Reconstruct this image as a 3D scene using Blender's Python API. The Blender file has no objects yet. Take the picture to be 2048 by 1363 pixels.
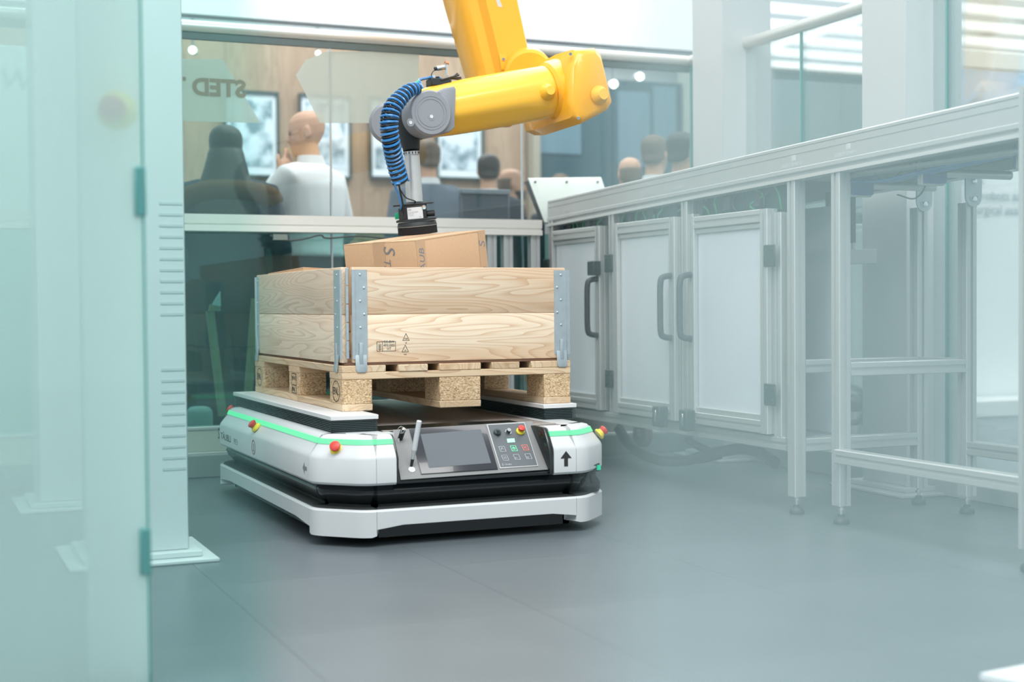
import bpy, bmesh, math, random
from mathutils import Vector, Matrix
random.seed(7)
C = bpy.context.scene.collection
SC = bpy.context.scene
PI = math.pi
# ------------------------------------------------------------------ camera, world, lights, exposure
F = 2813.6; PITCH = .0256; ROLL = -.008; H = .7122; YAW = .4081
cd = bpy.data.cameras.new('camera'); cam = bpy.data.objects.new('camera', cd); C.objects.link(cam)
cam.location = (0, 0, H)
cam.matrix_world = Matrix.Translation((0, 0, H)) @ Matrix.Rotation(-YAW, 4, 'Z') @ Matrix.Rotation(PI/2 - PITCH, 4, 'X') @ Matrix.Rotation(ROLL, 4, 'Z')
cd.sensor_width = 36; cd.lens = F/2048*36; cd.clip_start = .02; cd.clip_end = 200
cd.dof.use_dof = True; cd.dof.focus_distance = 4.75; cd.dof.aperture_fstop = 2.0
SC.camera = cam
SC.view_settings.view_transform = 'Standard'; SC.view_settings.look = 'None'
SC.view_settings.exposure = -0.08; SC.view_settings.gamma = 1.0; SC.view_settings.use_curve_mapping = False
wd = bpy.data.worlds.new('world'); SC.world = wd; wd.use_nodes = True
wd.node_tree.nodes['Background'].inputs[0].default_value = (.80, .90, .95, 1)
wd.node_tree.nodes['Background'].inputs[1].default_value = 1.0
def area(name, loc, rot, sx, sy, e, col=(1, .99, .97)):
    l = bpy.data.lights.new(name, 'AREA'); l.shape = 'RECTANGLE'; l.size = sx; l.size_y = sy; l.energy = e; l.color = col
    o = bpy.data.objects.new(name, l); C.objects.link(o); o.location = loc; o.rotation_euler = rot; return o
area('hall_light', (1.0, 1.6, 4.4), (0, 0, 0), 4, 2.5, 280)
area('hall_light', (3.0, 6.5, 4.6), (0, 0, 0), 5, 3, 210)
area('hall_light', (3.5, 10.5, 4.4), (math.radians(12), 0, 0), 6, 1.5, 260)
area('hall_light', (6.8, 5.2, 4.3), (math.radians(-25), 0, 0), 3, 1.5, 200)  # added fill light to brighten the dim booth wall
area('hall_light', (-2.2, 1.2, 3.4), (math.radians(38), 0, math.radians(-60)), 2.5, 1.5, 110)

def ray(px, py):
    x = (px-1024)/F; y = -(py-681.5)/F
    cr, sr = math.cos(ROLL), math.sin(ROLL); c, s = math.cos(PITCH), math.sin(PITCH)
    x, y = x*cr-y*sr, x*sr+y*cr
    X, Y, Z = x, c+y*s, -s+y*c
    cy, sy = math.cos(YAW), math.sin(YAW)
    return Vector((X*cy+Y*sy, -X*sy+Y*cy, Z))
CAMP = Vector((0, 0, H))
def PX(px, py, X): r = ray(px, py); return CAMP + r*(X/r.x)
def PY(px, py, Y): r = ray(px, py); return CAMP + r*(Y/r.y)
def PZ(px, py, z): r = ray(px, py); return CAMP + r*((z-H)/r.z)
def PP(px, py, o, n): r = ray(px, py); return CAMP + r*((Vector(o)-CAMP).dot(n)/r.dot(n))
# ------------------------------------------------------------------ materials
def newmat(name):
    m = bpy.data.materials.new(name); m.use_nodes = True
    return m, m.node_tree, m.node_tree.nodes['Principled BSDF']
def mat(name, col, rough=.5, metal=0., bump=0., bscale=60., var=0., vscale=8., spec=.5, coat=0., emit=None, estr=0.):
    m, nt, b = newmat(name)
    b.inputs['Base Color'].default_value = (*col, 1); b.inputs['Roughness'].default_value = rough
    b.inputs['Metallic'].default_value = metal; b.inputs['Specular IOR Level'].default_value = spec
    b.inputs['Coat Weight'].default_value = coat
    if emit: b.inputs['Emission Color'].default_value = (*emit, 1); b.inputs['Emission Strength'].default_value = estr
    tc = nt.nodes.new('ShaderNodeTexCoord')
    if var:
        n = nt.nodes.new('ShaderNodeTexNoise'); n.inputs['Scale'].default_value = vscale; n.inputs['Detail'].default_value = 5
        nt.links.new(tc.outputs['Object'], n.inputs['Vector'])
        mx = nt.nodes.new('ShaderNodeMix'); mx.data_type = 'RGBA'
        mx.inputs[6].default_value = (*[max(0, c*(1-var)) for c in col], 1); mx.inputs[7].default_value = (*[min(1, c*(1+var)) for c in col], 1)
        nt.links.new(n.outputs['Fac'], mx.inputs[0]); nt.links.new(mx.outputs[2], b.inputs['Base Color'])
    if bump:
        n = nt.nodes.new('ShaderNodeTexNoise'); n.inputs['Scale'].default_value = bscale; n.inputs['Detail'].default_value = 4
        nt.links.new(tc.outputs['Object'], n.inputs['Vector'])
        bp = nt.nodes.new('ShaderNodeBump'); bp.inputs['Strength'].default_value = bump; bp.inputs['Distance'].default_value = .002
        nt.links.new(n.outputs['Fac'], bp.inputs['Height']); nt.links.new(bp.outputs[0], b.inputs['Normal'])
    return m
def pine(name, axis, c0, c1, c2, ring=28.):
    m, nt, b = newmat(name); N = nt.nodes.new; L = nt.links.new
    tc = N('ShaderNodeTexCoord'); oi = N('ShaderNodeObjectInfo')
    mp = N('ShaderNodeMapping'); rot = {'X': (0, 0, 0), 'Y': (0, 0, PI/2), 'Z': (0, PI/2, 0)}[axis]
    mp.inputs['Rotation'].default_value = rot
    L(tc.outputs['Object'], mp.inputs['Vector'])
    off = N('ShaderNodeVectorMath'); off.operation = 'MULTIPLY_ADD'
    cb = N('ShaderNodeCombineXYZ'); L(oi.outputs['Random'], cb.inputs[0]); L(oi.outputs['Random'], cb.inputs[1]); L(oi.outputs['Random'], cb.inputs[2])
    L(cb.outputs[0], off.inputs[0]); off.inputs[1].default_value = (7.3, .11, .13); L(mp.outputs[0], off.inputs[2])
    st = N('ShaderNodeVectorMath'); st.operation = 'MULTIPLY'; st.inputs[1].default_value = (.5, 5., 5.); L(off.outputs[0], st.inputs[0])
    n1 = N('ShaderNodeTexNoise'); n1.inputs['Scale'].default_value = 1.6; n1.inputs['Detail'].default_value = 2; L(st.outputs[0], n1.inputs['Vector'])
    ml = N('ShaderNodeMath'); ml.operation = 'MULTIPLY'; ml.inputs[1].default_value = ring; L(n1.outputs['Fac'], ml.inputs[0])
    fr = N('ShaderNodeMath'); fr.operation = 'FRACT'; L(ml.outputs[0], fr.inputs[0])
    pw = N('ShaderNodeMath'); pw.operation = 'POWER'; pw.inputs[1].default_value = 3.; L(fr.outputs[0], pw.inputs[0])
    s2 = N('ShaderNodeVectorMath'); s2.operation = 'MULTIPLY'; s2.inputs[1].default_value = (6, 220, 220); L(off.outputs[0], s2.inputs[0])
    n2 = N('ShaderNodeTexNoise'); n2.inputs['Scale'].default_value = 1.; n2.inputs['Detail'].default_value = 3; L(s2.outputs[0], n2.inputs['Vector'])
    n3 = N('ShaderNodeTexNoise'); n3.inputs['Scale'].default_value = 1.1; n3.inputs['Detail'].default_value = 1; L(st.outputs[0], n3.inputs['Vector'])
    rp = N('ShaderNodeValToRGB'); rp.color_ramp.elements[0].position = .42; rp.color_ramp.elements[1].position = .55
    rp.color_ramp.elements[0].color = (*c0, 1); rp.color_ramp.elements[1].color = (*c1, 1); L(n3.outputs['Fac'], rp.inputs[0])
    mx = N('ShaderNodeMix'); mx.data_type = 'RGBA'; L(rp.outputs[0], mx.inputs[6]); mx.inputs[7].default_value = (*c2, 1)
    m3 = N('ShaderNodeMath'); m3.operation = 'MULTIPLY'; m3.inputs[1].default_value = .68; L(pw.outputs[0], m3.inputs[0]); L(m3.outputs[0], mx.inputs[0])
    mm = N('ShaderNodeMix'); mm.data_type = 'RGBA'; mm.blend_type = 'MULTIPLY'; mm.inputs[0].default_value = .2
    L(mx.outputs[2], mm.inputs[6]); L(n2.outputs['Fac'], mm.inputs[7])
    # knots
    vo = N('ShaderNodeTexVoronoi'); vo.inputs['Scale'].default_value = 1.; s3 = N('ShaderNodeVectorMath'); s3.operation = 'MULTIPLY'; s3.inputs[1].default_value = (2.6, 5.2, 5.2)
    L(off.outputs[0], s3.inputs[0]); L(s3.outputs[0], vo.inputs['Vector'])
    kr = N('ShaderNodeValToRGB'); kr.color_ramp.elements[0].position = .03; kr.color_ramp.elements[1].position = .075
    kr.color_ramp.elements[0].color = (1, 1, 1, 1); kr.color_ramp.elements[1].color = (0, 0, 0, 1); L(vo.outputs['Distance'], kr.inputs[0])
    mk = N('ShaderNodeMix'); mk.data_type = 'RGBA'; L(kr.outputs[0], mk.inputs[0]); L(mm.outputs[2], mk.inputs[6]); mk.inputs[7].default_value = (.33, .13, .06, 1)
    hs = N('ShaderNodeHueSaturation'); mr = N('ShaderNodeMapRange'); mr.inputs[3].default_value = .86; mr.inputs[4].default_value = 1.08
    L(oi.outputs['Random'], mr.inputs[0]); L(mr.outputs[0], hs.inputs['Value']); L(mk.outputs[2], hs.inputs['Color'])
    L(hs.outputs[0], b.inputs['Base Color']); b.inputs['Roughness'].default_value = .62
    bp = N('ShaderNodeBump'); bp.inputs['Strength'].default_value = .15; bp.inputs['Distance'].default_value = .001; L(n2.outputs['Fac'], bp.inputs['Height']); L(bp.outputs[0], b.inputs['Normal'])
    return m
def speckle(name, cols, scale, rough=.8, bump=.4):
    m, nt, b = newmat(name); N = nt.nodes.new; L = nt.links.new
    tc = N('ShaderNodeTexCoord'); mp = N('ShaderNodeMapping'); mp.inputs['Scale'].default_value = (1, 1, 1.7); L(tc.outputs['Object'], mp.inputs[0])
    v = N('ShaderNodeTexVoronoi'); v.inputs['Scale'].default_value = scale; L(mp.outputs[0], v.inputs['Vector'])
    rp = N('ShaderNodeValToRGB'); e = rp.color_ramp.elements
    while len(e) < len(cols): e.new(.5)
    for i, c in enumerate(cols): e[i].position = i/(len(cols)-1); e[i].color = (*c, 1)
    sp = N('ShaderNodeSeparateColor'); L(v.outputs['Color'], sp.inputs[0]); L(sp.outputs[0], rp.inputs[0])
    L(rp.outputs[0], b.inputs['Base Color']); b.inputs['Roughness'].default_value = rough
    bp = N('ShaderNodeBump'); bp.inputs['Strength'].default_value = bump; bp.inputs['Distance'].default_value = .002; L(v.outputs['Distance'], bp.inputs['Height']); L(bp.outputs[0], b.inputs['Normal'])
    return m
def glass(name, tint, haze, hazecol, gloss=.12, rough=.0):
    m, nt, b = newmat(name); nt.nodes.remove(b); N = nt.nodes.new; L = nt.links.new
    out = [n for n in nt.nodes if n.type == 'OUTPUT_MATERIAL'][0]
    t = N('ShaderNodeBsdfTransparent'); t.inputs[0].default_value = (*tint, 1)
    d = N('ShaderNodeBsdfDiffuse'); d.inputs[0].default_value = (*hazecol, 1)
    tl = N('ShaderNodeBsdfTranslucent'); tl.inputs[0].default_value = (*hazecol, 1)
    h2 = N('ShaderNodeMixShader'); h2.inputs[0].default_value = .5; L(d.outputs[0], h2.inputs[1]); L(tl.outputs[0], h2.inputs[2])
    m1 = N('ShaderNodeMixShader'); m1.inputs[0].default_value = haze; L(t.outputs[0], m1.inputs[1]); L(h2.outputs[0], m1.inputs[2])
    g = N('ShaderNodeBsdfGlossy'); g.inputs['Roughness'].default_value = rough; g.inputs[0].default_value = (1, 1, 1, 1)
    fr = N('ShaderNodeLayerWeight'); fr.inputs[0].default_value = .25; mu = N('ShaderNodeMath'); mu.operation = 'MULTIPLY_ADD'; mu.inputs[1].default_value = .6; mu.inputs[2].default_value = gloss*.25
    L(fr.outputs['Fresnel'], mu.inputs[0]); mu2 = N('ShaderNodeMath'); mu2.operation = 'MULTIPLY'; mu2.inputs[1].default_value = 1. if gloss > 0 else 0; L(mu.outputs[0], mu2.inputs[0])
    m2 = N('ShaderNodeMixShader'); L(mu2.outputs[0], m2.inputs[0]); L(m1.outputs[0], m2.inputs[1]); L(g.outputs[0], m2.inputs[2])
    L(m2.outputs[0], out.inputs[0]); return m
WHITE = mat('white_paint', (.62, .64, .65), .34, var=.02)
WHITE2 = mat('matt_white', (.86, .88, .89), .6)
LED = mat('green_light', (.05, .12, .08), .5, emit=(.15, .93, .42), estr=1.0)
BLACK = mat('black_gloss', (.008, .012, .013), .22, coat=.3)
BLACKM = mat('black_matt', (.02, .024, .025), .55)
RUBBER = mat('bellows_rubber', (.035, .055, .058), .4)
GREYP = mat('dark_grey_panel', (.10, .115, .125), .4, bump=.1, bscale=400)
CONSOLE = mat('console_grey', (.22, .225, .225), .55, bump=.3, bscale=500, var=.12, vscale=300)
SCREEN = mat('screen_glass', (.12, .135, .15), .18, coat=.5)
STEEL = mat('brushed_steel', (.55, .50, .47), .4, metal=.55, bump=.1, bscale=30)
CHROME = mat('chrome', (.8, .8, .8), .15, metal=1)
ZINC = mat('galvanised_steel', (.50, .57, .60), .42, metal=.65, var=.14, vscale=45, bump=.2, bscale=25)
ALU = mat('aluminium_profile', (.62, .64, .64), .42, metal=.55, var=.03)
ALUD = mat('aluminium_slot', (.34, .37, .37), .5, metal=.5)
ALUT = mat('turned_aluminium', (.66, .66, .65), .36, metal=.7, var=.12, vscale=30)
PLASTIC = mat('dark_plastic', (.045, .06, .065), .5)
RED = mat('red_plastic', (.62, .05, .035), .4)
YELLOWP = mat('yellow_plastic', (.85, .68, .05), .4)
ORANGE = mat('robot_yellow', (.97, .47, .03), .33, coat=.3)
ORANGE2 = mat('robot_yellow_light', (.98, .55, .055), .33, coat=.3)
GREYC = mat('grey_casting', (.27, .285, .31), .45, bump=.15, bscale=80)
BLUEH = mat('blue_hose', (.03, .22, .55), .3, coat=.3)
GREEN = mat('green_plastic', (.0, .42, .2), .5)
FOAM = mat('black_foam', (.012, .012, .013), .95, bump=.9, bscale=400)
PAPER = mat('paper_label', (.72, .74, .76), .5)
INK = mat('black_ink', (.03, .03, .03), .8)
INKG = mat('grey_ink', (.22, .23, .25), .7)
INKL = mat('light_grey_ink', (.55, .57, .6), .7)
CARD = mat('cardboard', (.62, .40, .24), .85, var=.08, vscale=120, bump=.12, bscale=200)
CARDL = mat('cardboard_tape', (.58, .38, .23), .4, var=.05, vscale=60)
PINEX = pine('pine_along_x', 'X', (.93, .77, .58), (.90, .66, .45), (.66, .38, .20))
PINEY = pine('pine_along_y', 'Y', (.90, .78, .60), (.86, .69, .52), (.62, .43, .28))
PALX = pine('pallet_pine_x', 'X', (.86, .66, .44), (.78, .55, .34), (.55, .32, .16), 18)
PALY = pine('pallet_pine_y', 'Y', (.84, .67, .47), (.76, .56, .36), (.52, .32, .17), 18)
CHIP = speckle('chipboard', [(.30, .18, .08), (.56, .39, .22), (.74, .55, .34), (.50, .33, .18), (.86, .69, .48)], 210)
WALLW = pine('wall_oak', 'Z', (.46, .33, .23), (.40, .28, .19), (.30, .20, .13), 10)
BGREY = mat('blue_grey_panel', (.72, .78, .83), .14, var=.03, vscale=2)
NAVY = mat('navy_cloth', (.02, .032, .048), .9); NAVY2 = mat('grey_blue_cloth', (.10, .13, .17), .9)
TEALC = mat('teal_blue_cloth', (.07, .16, .20), .9)
SHIRT = mat('white_shirt_cloth', (.66, .68, .70), .85, bump=.4, bscale=14)
TROUS = mat('dark_trouser_cloth', (.03, .04, .05), .9)
SKIN = mat('skin', (.56, .32, .21), .5, var=.06, vscale=18)
HAIRB = mat('dark_brown_hair', (.022, .017, .013), .5, bump=.5, bscale=120)
HAIRG = mat('short_grey_brown_hair', (.14, .10, .07), .7)
FUR = mat('brown_fur', (.075, .04, .014), .95, bump=1., bscale=90)
SHOE = mat('black_leather', (.015, .015, .015), .35)
EYE = mat('dark_eye', (.05, .03, .02), .2)
GREENW = mat('green_cable', (.05, .35, .16), .5)
GLASSC = glass('clear_fence_glass', (.95, .98, .975), .014, (.7, .85, .85), .10)
GLASSD = glass('green_tinted_lower_glass', (.60, .80, .77), .012, (.25, .45, .45), .16)
REFLM = glass('frosted_film', (.85, .88, .86), .58, (.80, .83, .78), 0)  # milky colour stands in for a lit panel mirrored in the fence
REFLT = glass('tinted_film_lettering', (.62, .55, .45), .15, (.45, .40, .32), 0)
HAZEL = glass('milky_reflecting_glass', (.95, .98, .98), .46, (.98, .945, .935), .10)  # reflected hall light mixed in as a pale diffuse colour
HAZER = glass('hazy_near_glass', (.97, .97, .97), .225, (.60, .77, .77), 0)  # veil of mirrored hall light painted in as diffuse haze colour
TINT = glass('green_near_glass', (.80, .93, .91), .05, (.35, .60, .60), 0)
TUBEM = glass('frosted_acrylic', (.9, .94, .94), .82, (.95, .95, .95), 0)  # pale colour standing in for a post mirrored in the glass
EDGE = glass('glass_edge_green', (.25, .62, .58), .3, (.12, .42, .42), 0)
# ------------------------------------------------------------------ helpers
ROOT = {}
def tag(o, label=None, cat=None, group=None, kind=None):
    for k, v in (('label', label), ('category', cat), ('group', group), ('kind', kind)):
        if v: o[k] = v
    return o
def thing(name, label, cat, loc=(0, 0, 0), group=None):
    o = bpy.data.objects.new(name, None); C.objects.link(o); o.location = loc; o.empty_display_size = .1
    ROOT[o.name] = Vector(loc); return tag(o, label, cat, group)
def finish(bm, me, smooth):
    bmesh.ops.recalc_face_normals(bm, faces=bm.faces); bm.to_mesh(me); bm.free()
    if smooth:
        me.polygons.foreach_set('use_smooth', [True]*len(me.polygons)); me.set_sharp_from_angle(angle=math.radians(38))
def obj(name, bm, m, parent=None, smooth=True, label=None, world=True, origin=None):
    me = bpy.data.meshes.new(name)
    off = Vector((0, 0, 0))
    if parent is not None and world and parent.name in ROOT: off = ROOT[parent.name]
    org = Vector(origin) if origin is not None else (off if parent is not None else Vector((0, 0, 0)))
    if org.length: bmesh.ops.translate(bm, verts=bm.verts, vec=-org)
    finish(bm, me, smooth)
    for q in (m if isinstance(m, (list, tuple)) else [m]): me.materials.append(q)
    o = bpy.data.objects.new(name, me); C.objects.link(o)
    if parent is not None: o.parent = parent
    o.location = org - off
    ROOT[o.name] = org
    if label: o['label'] = label
    return o
def struct(name, bm, m, parent=None, **k):
    o = obj(name, bm, m, parent, **k)
    if parent is None: o['kind'] = 'structure'
    return o
def B(): return bmesh.new()
def box(bm, x0, x1, y0, y1, z0, z1, bev=0., seg=1, mi=0):
    vs = [bm.verts.new((x, y, z)) for x in (x0, x1) for y in (y0, y1) for z in (z0, z1)]
    fs = [bm.faces.new([vs[i] for i in q]) for q in ((0, 1, 3, 2), (4, 6, 7, 5), (0, 4, 5, 1), (2, 3, 7, 6), (0, 2, 6, 4), (1, 5, 7, 3))]
    for f in fs: f.material_index = mi
    if bev:
        es = list({e for f in fs for e in f.edges})
        bmesh.ops.bevel(bm, geom=es, offset=bev, segments=seg, affect='EDGES', profile=.5)
    return bm
def ringtube(bm, rings, cap=True, closed=False, mi=0):
    R = [[bm.verts.new(p) for p in r] for r in rings]; n = len(R[0]); fs = []
    for a, b in zip(R, R[1:] + ([R[0]] if closed else [])):
        for i in range(n): fs.append(bm.faces.new((a[i], a[(i+1) % n], b[(i+1) % n], b[i])))
    if cap and not closed: fs.append(bm.faces.new(R[0][::-1])); fs.append(bm.faces.new(R[-1]))
    for f in fs: f.material_index = mi
    return bm
def frame_of(d):
    d = Vector(d).normalized(); a = Vector((0, 0, 1)) if abs(d.z) < .9 else Vector((0, 1, 0))
    x = d.cross(a).normalized(); return d, x, x.cross(d).normalized()
def cyl(bm, p0, p1, r0, r1=None, n=20, bev=0., mi=0):
    p0 = Vector(p0); p1 = Vector(p1); r1 = r0 if r1 is None else r1; d, x, y = frame_of(p1-p0); rs = []
    def ring(c, r): return [c + x*r*math.cos(2*PI*i/n) + y*r*math.sin(2*PI*i/n) for i in range(n)]
    if bev: rs = [ring(p0, r0-bev), ring(p0+d*bev, r0), ring(p1-d*bev, r1), ring(p1, r1-bev)]
    else: rs = [ring(p0, r0), ring(p1, r1)]
    return ringtube(bm, rs, mi=mi)
def lathe(bm, p0, d, prof, n=24, mi=0):
    p0 = Vector(p0); d, x, y = frame_of(d)
    return ringtube(bm, [[p0 + d*h + x*r*math.cos(2*PI*i/n) + y*r*math.sin(2*PI*i/n) for i in range(n)] for h, r in prof], mi=mi)
def tube(bm, pts, r, n=8, mi=0):
    pts = [Vector(p) for p in pts]; rs = []; up = None
    for i, p in enumerate(pts):
        d = (pts[min(i+1, len(pts)-1)] - pts[max(i-1, 0)]).normalized()
        if up is None: _, x, y = frame_of(d)
        else: x = (up - d*up.dot(d)).normalized(); y = x.cross(d).normalized()
        up = x; rr = r[i] if isinstance(r, (list, tuple)) else r
        rs.append([p + x*rr*math.cos(2*PI*k/n) + y*rr*math.sin(2*PI*k/n) for k in range(n)])
    return ringtube(bm, rs, mi=mi)
def spline(P, k=8):
    P = [Vector(p) for p in P]; Q = [P[0]*2-P[1]] + P + [P[-1]*2-P[-2]]; out = []
    for i in range(1, len(Q)-2):
        for j in range(k):
            t = j/k; a, b, c, d = Q[i-1:i+3]
            out.append(.5*((2*b) + (c-a)*t + (2*a-5*b+4*c-d)*t*t + (3*b-a-3*c+d)*t**3))
    return out + [P[-1]]
def prism(bm, poly, vec, mi=0, bev=0., seg=2):
    vec = Vector(vec); a = [bm.verts.new(Vector(p)) for p in poly]; b = [bm.verts.new(Vector(p)+vec) for p in poly]; n = len(a)
    fs = [bm.faces.new(a[::-1]), bm.faces.new(b)] + [bm.faces.new((a[i], a[(i+1) % n], b[(i+1) % n], b[i])) for i in range(n)]
    for f in fs: f.material_index = mi
    if bev: bmesh.ops.bevel(bm, geom=list({e for f in fs[:2] for e in f.edges}), offset=bev, segments=seg, affect='EDGES', profile=.5)
    return bm
def slot(w, g=.0055, dp=.007):   # slotted profile section, centred square of side w
    h = w/2; r = .0025; s = []
    base = [(-h+r, -h), (-g, -h), (-g, -h+dp), (g, -h+dp), (g, -h), (h-r, -h)]
    for k in range(4):
        c, sn = [(1, 0), (0, 1), (-1, 0), (0, -1)][k]
        s += [(x*c - y*sn, x*sn + y*c) for x, y in base]
    return s
def prof(bm, axis, a0, a1, c1, c2, w=.045):
    """slotted aluminium bar along axis from a0 to a1, centred at c1,c2 on the other two axes"""
    P = []
    for u, v in slot(w):
        P.append({'x': (a0, c1+u, c2+v), 'y': (c1+u, a0, c2+v), 'z': (c1+u, c2+v, a0)}[axis])
    L = a1-a0; return prism(bm, P, {'x': (L, 0, 0), 'y': (0, L, 0), 'z': (0, 0, L)}[axis])
def text(name, s, size, org, xd, yd, m, parent=None, ext=.0004, shear=0., mirror=False, squash=1., align='LEFT', label=None, bold=0.):
    cu = bpy.data.curves.new(name, 'FONT'); cu.body = s; cu.size = size; cu.extrude = ext/2; cu.shear = shear; cu.align_x = align; cu.offset = bold; cu.resolution_u = 3
    t = bpy.data.objects.new(name+'_tmp', cu); C.objects.link(t)
    dg = bpy.context.evaluated_depsgraph_get(); me = bpy.data.meshes.new_from_object(t.evaluated_get(dg)); bpy.data.objects.remove(t)
    me.name = name; x = Vector(xd).normalized(); y = Vector(yd).normalized(); z = x.cross(y)
    off = ROOT[parent.name] if parent is not None else Vector((0, 0, 0))
    for v in me.vertices:
        c = v.co; v.co = Vector(org) - off + x*(c.x*squash*(-1 if mirror else 1)) + y*c.y + z*(c.z + ext/2)
    me.materials.clear(); me.materials.append(m)
    o = bpy.data.objects.new(name, me); C.objects.link(o)
    if parent is not None: o.parent = parent
    if label: o['label'] = label
    ROOT[o.name] = off; return o
def line_loop(bm, pts, w, xd, yd, closed=True, th=.0004):
    """flat printed stroke through pts on the plane spanned by xd, yd"""
    n = Vector(xd).cross(Vector(yd)).normalized(); pts = [Vector(p) for p in pts]
    seq = list(zip(pts, pts[1:] + ([pts[0]] if closed else []))) if closed else list(zip(pts, pts[1:]))
    for a, b in seq:
        d = (b-a).normalized(); s = n.cross(d)*w/2
        prism(bm, [a-s-d*w*.3, b-s+d*w*.3, b+s+d*w*.3, a+s-d*w*.3], n*th)
    return bm
def copy_tree(o, parent=None):
    c = o.copy(); C.objects.link(c); c.parent = parent; ROOT[c.name] = ROOT.get(o.name, Vector())
    for ch in list(o.children): copy_tree(ch, c)
    return c
X_, Y_, Z_ = Vector((1, 0, 0)), Vector((0, 1, 0)), Vector((0, 0, 1))
# ------------------------------------------------------------------ setting: floor, walls, columns
FLOORM, nt, b = newmat('grey_vinyl_floor')
tc = nt.nodes.new('ShaderNodeTexCoord'); n1 = nt.nodes.new('ShaderNodeTexNoise'); n1.inputs['Scale'].default_value = 1.3; n1.inputs['Detail'].default_value = 6
nt.links.new(tc.outputs['Object'], n1.inputs['Vector']); rp = nt.nodes.new('ShaderNodeValToRGB')
rp.color_ramp.elements[0].position = .3; rp.color_ramp.elements[1].position = .72
rp.color_ramp.elements[0].color = (.098, .122, .136, 1); rp.color_ramp.elements[1].color = (.14, .166, .181, 1)
nt.links.new(n1.outputs['Fac'], rp.inputs[0]); nt.links.new(rp.outputs[0], b.inputs['Base Color']); b.inputs['Roughness'].default_value = .36
n2 = nt.nodes.new('ShaderNodeTexNoise'); n2.inputs['Scale'].default_value = 240; nt.links.new(tc.outputs['Object'], n2.inputs['Vector'])
bp = nt.nodes.new('ShaderNodeBump'); bp.inputs['Strength'].default_value = .25; bp.inputs['Distance'].default_value = .001; nt.links.new(n2.outputs['Fac'], bp.inputs['Height']); nt.links.new(bp.outputs[0], b.inputs['Normal'])
floor = struct('floor', box(B(), -14, 22, -8, 24, -.12, -.0012), FLOORM, smooth=False)
TS = .62; TO = (.105, .50)
def tile_mesh():
    g = .0005; bm = box(B(), g, TS-g, g, TS-g, -.0012, 0)
    me = bpy.data.meshes.new('floor_tile'); finish(bm, me, False); me.materials.append(FLOORM); return me
TM = tile_mesh()
for i in range(-5, 9):
    for j in range(0, 18):
        if -.4*(TO[1]+j*TS)-1.5 < TO[0]+i*TS < 1.25*(TO[1]+j*TS)+.6:
            o = bpy.data.objects.new('floor_tile', TM); C.objects.link(o); o.parent = floor; o.location = (TO[0]+i*TS, TO[1]+j*TS, 0)
# back wall with oak cladding, and the white walls
wb = struct('wall_back', box(B(), -3, 7.2, 12.12, 12.3, 0, 3.4), mat('back_wall_paint', (.42, .47, .48), .7), smooth=False)
for i in range(12):
    x = .55 + i*.4
    struct('oak_panel', box(B(), x, x+.397, 12.0, 12.12, 0, 3.3), WALLW, wb, smooth=False)
hdr = struct('trim_1', box(B(), -6, 4.85, 8.0, 8.12, 2.36, 4.3), mat('white_fascia', (.9, .93, .95), .6), smooth=False)
struct('trim_2', box(B(), -3, 7.2, 12.0-.05, 12.0, 3.1, 3.3), mat('grey_trim', (.30, .36, .37), .7), smooth=False)
struct('wall_left', box(B(), -2.8, .5, 11.2, 11.35, 0, 3.2), WHITE2, smooth=False)
struct('wall_right', box(B(), 7.5, 24, 17.5, 17.7, 0, 4.2), mat('teal_grey_hall_wall', (.20, .30, .31), .7), smooth=False)
def column(n, x0, y0, s, pl, lines=None, top=4.6, mm=WHITE):
    bm = box(B(), x0, x0+s, y0, y0+s, .03, top, .003)
    t = thing(n, *pl[1:3], loc=(x0+s/2, y0+s/2, 0), group=None)
    obj('shaft', bm, mm, t)
    c = pl[0]; obj('base_plate', box(B(), x0-c, x0+s+c, y0-c, y0+s+c, .0, .012, .003), WHITE, t)
    obj('plinth', box(B(), x0-c*.45, x0+s+c*.45, y0-c*.45, y0+s+c*.45, .012, .03, .003), WHITE, t)
    return t
cl = column('column', .47, 4.0, .26, (.072, 'white square column on a base plate at left, behind the milky glass', 'column'))
cf = column('column', .43, 5.2, .26, (.072, 'white square column at far left, its base plate further back', 'column'))
cm = column('column', 3.39, 5.44, .26, (.072, 'white square column right of the yellow robot elbow, behind the conveyor', 'column'))
cr = column('column', 3.39, 4.18, .26, (.09, 'white square column standing between the conveyor legs at right', 'column'))
bm = B()
for k in range(25):
    z = 1.00 - k*.031
    if 10 < k < 15: continue
    box(bm, .66, .724, 3.9985, 3.9998, z, z+.007)
obj('printed_text_lines', bm, mat('faint_print', (.50, .53, .55), .6), cl, smooth=False)
# ------------------------------------------------------------------ mobile robot
AX0, AX1, AY0, AY1 = 1.11, 2.085, 3.952, 5.56
S_, CH, RR = .16, .125, .035
def corner_local(d, c=CH, s=S_, extra=()):
    k = c + d*(math.sqrt(2)-1); V1 = Vector((d, k)); V2 = Vector((k, d)); out = [Vector((d, s))]
    def arc(V, a, b2):
        da = (a-V).normalized(); db = (b2-V).normalized(); t = RR; p0 = V+da*t; p1 = V+db*t; r = []
        for i in range(6):
            u = i/5; r.append((1-u)**2*p0 + 2*u*(1-u)*V + u*u*p1)
        return r
    out += arc(V1, Vector((d, s)), V2) + arc(V2, V1, Vector((s, d))) + [Vector((s, d))]
    return out
def corner_pts(which, d):
    L = corner_local(d)
    if which == 'fl': return [(AX0+p.x, AY0+p.y) for p in L]
    if which == 'fr': return [(AX1-p.x, AY0+p.y) for p in L][::-1]
    if which == 'rr': return [(AX1-p.x, AY1-p.y) for p in L]
    if which == 'rl': return [(AX0+p.x, AY1-p.y) for p in L][::-1]
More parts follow.
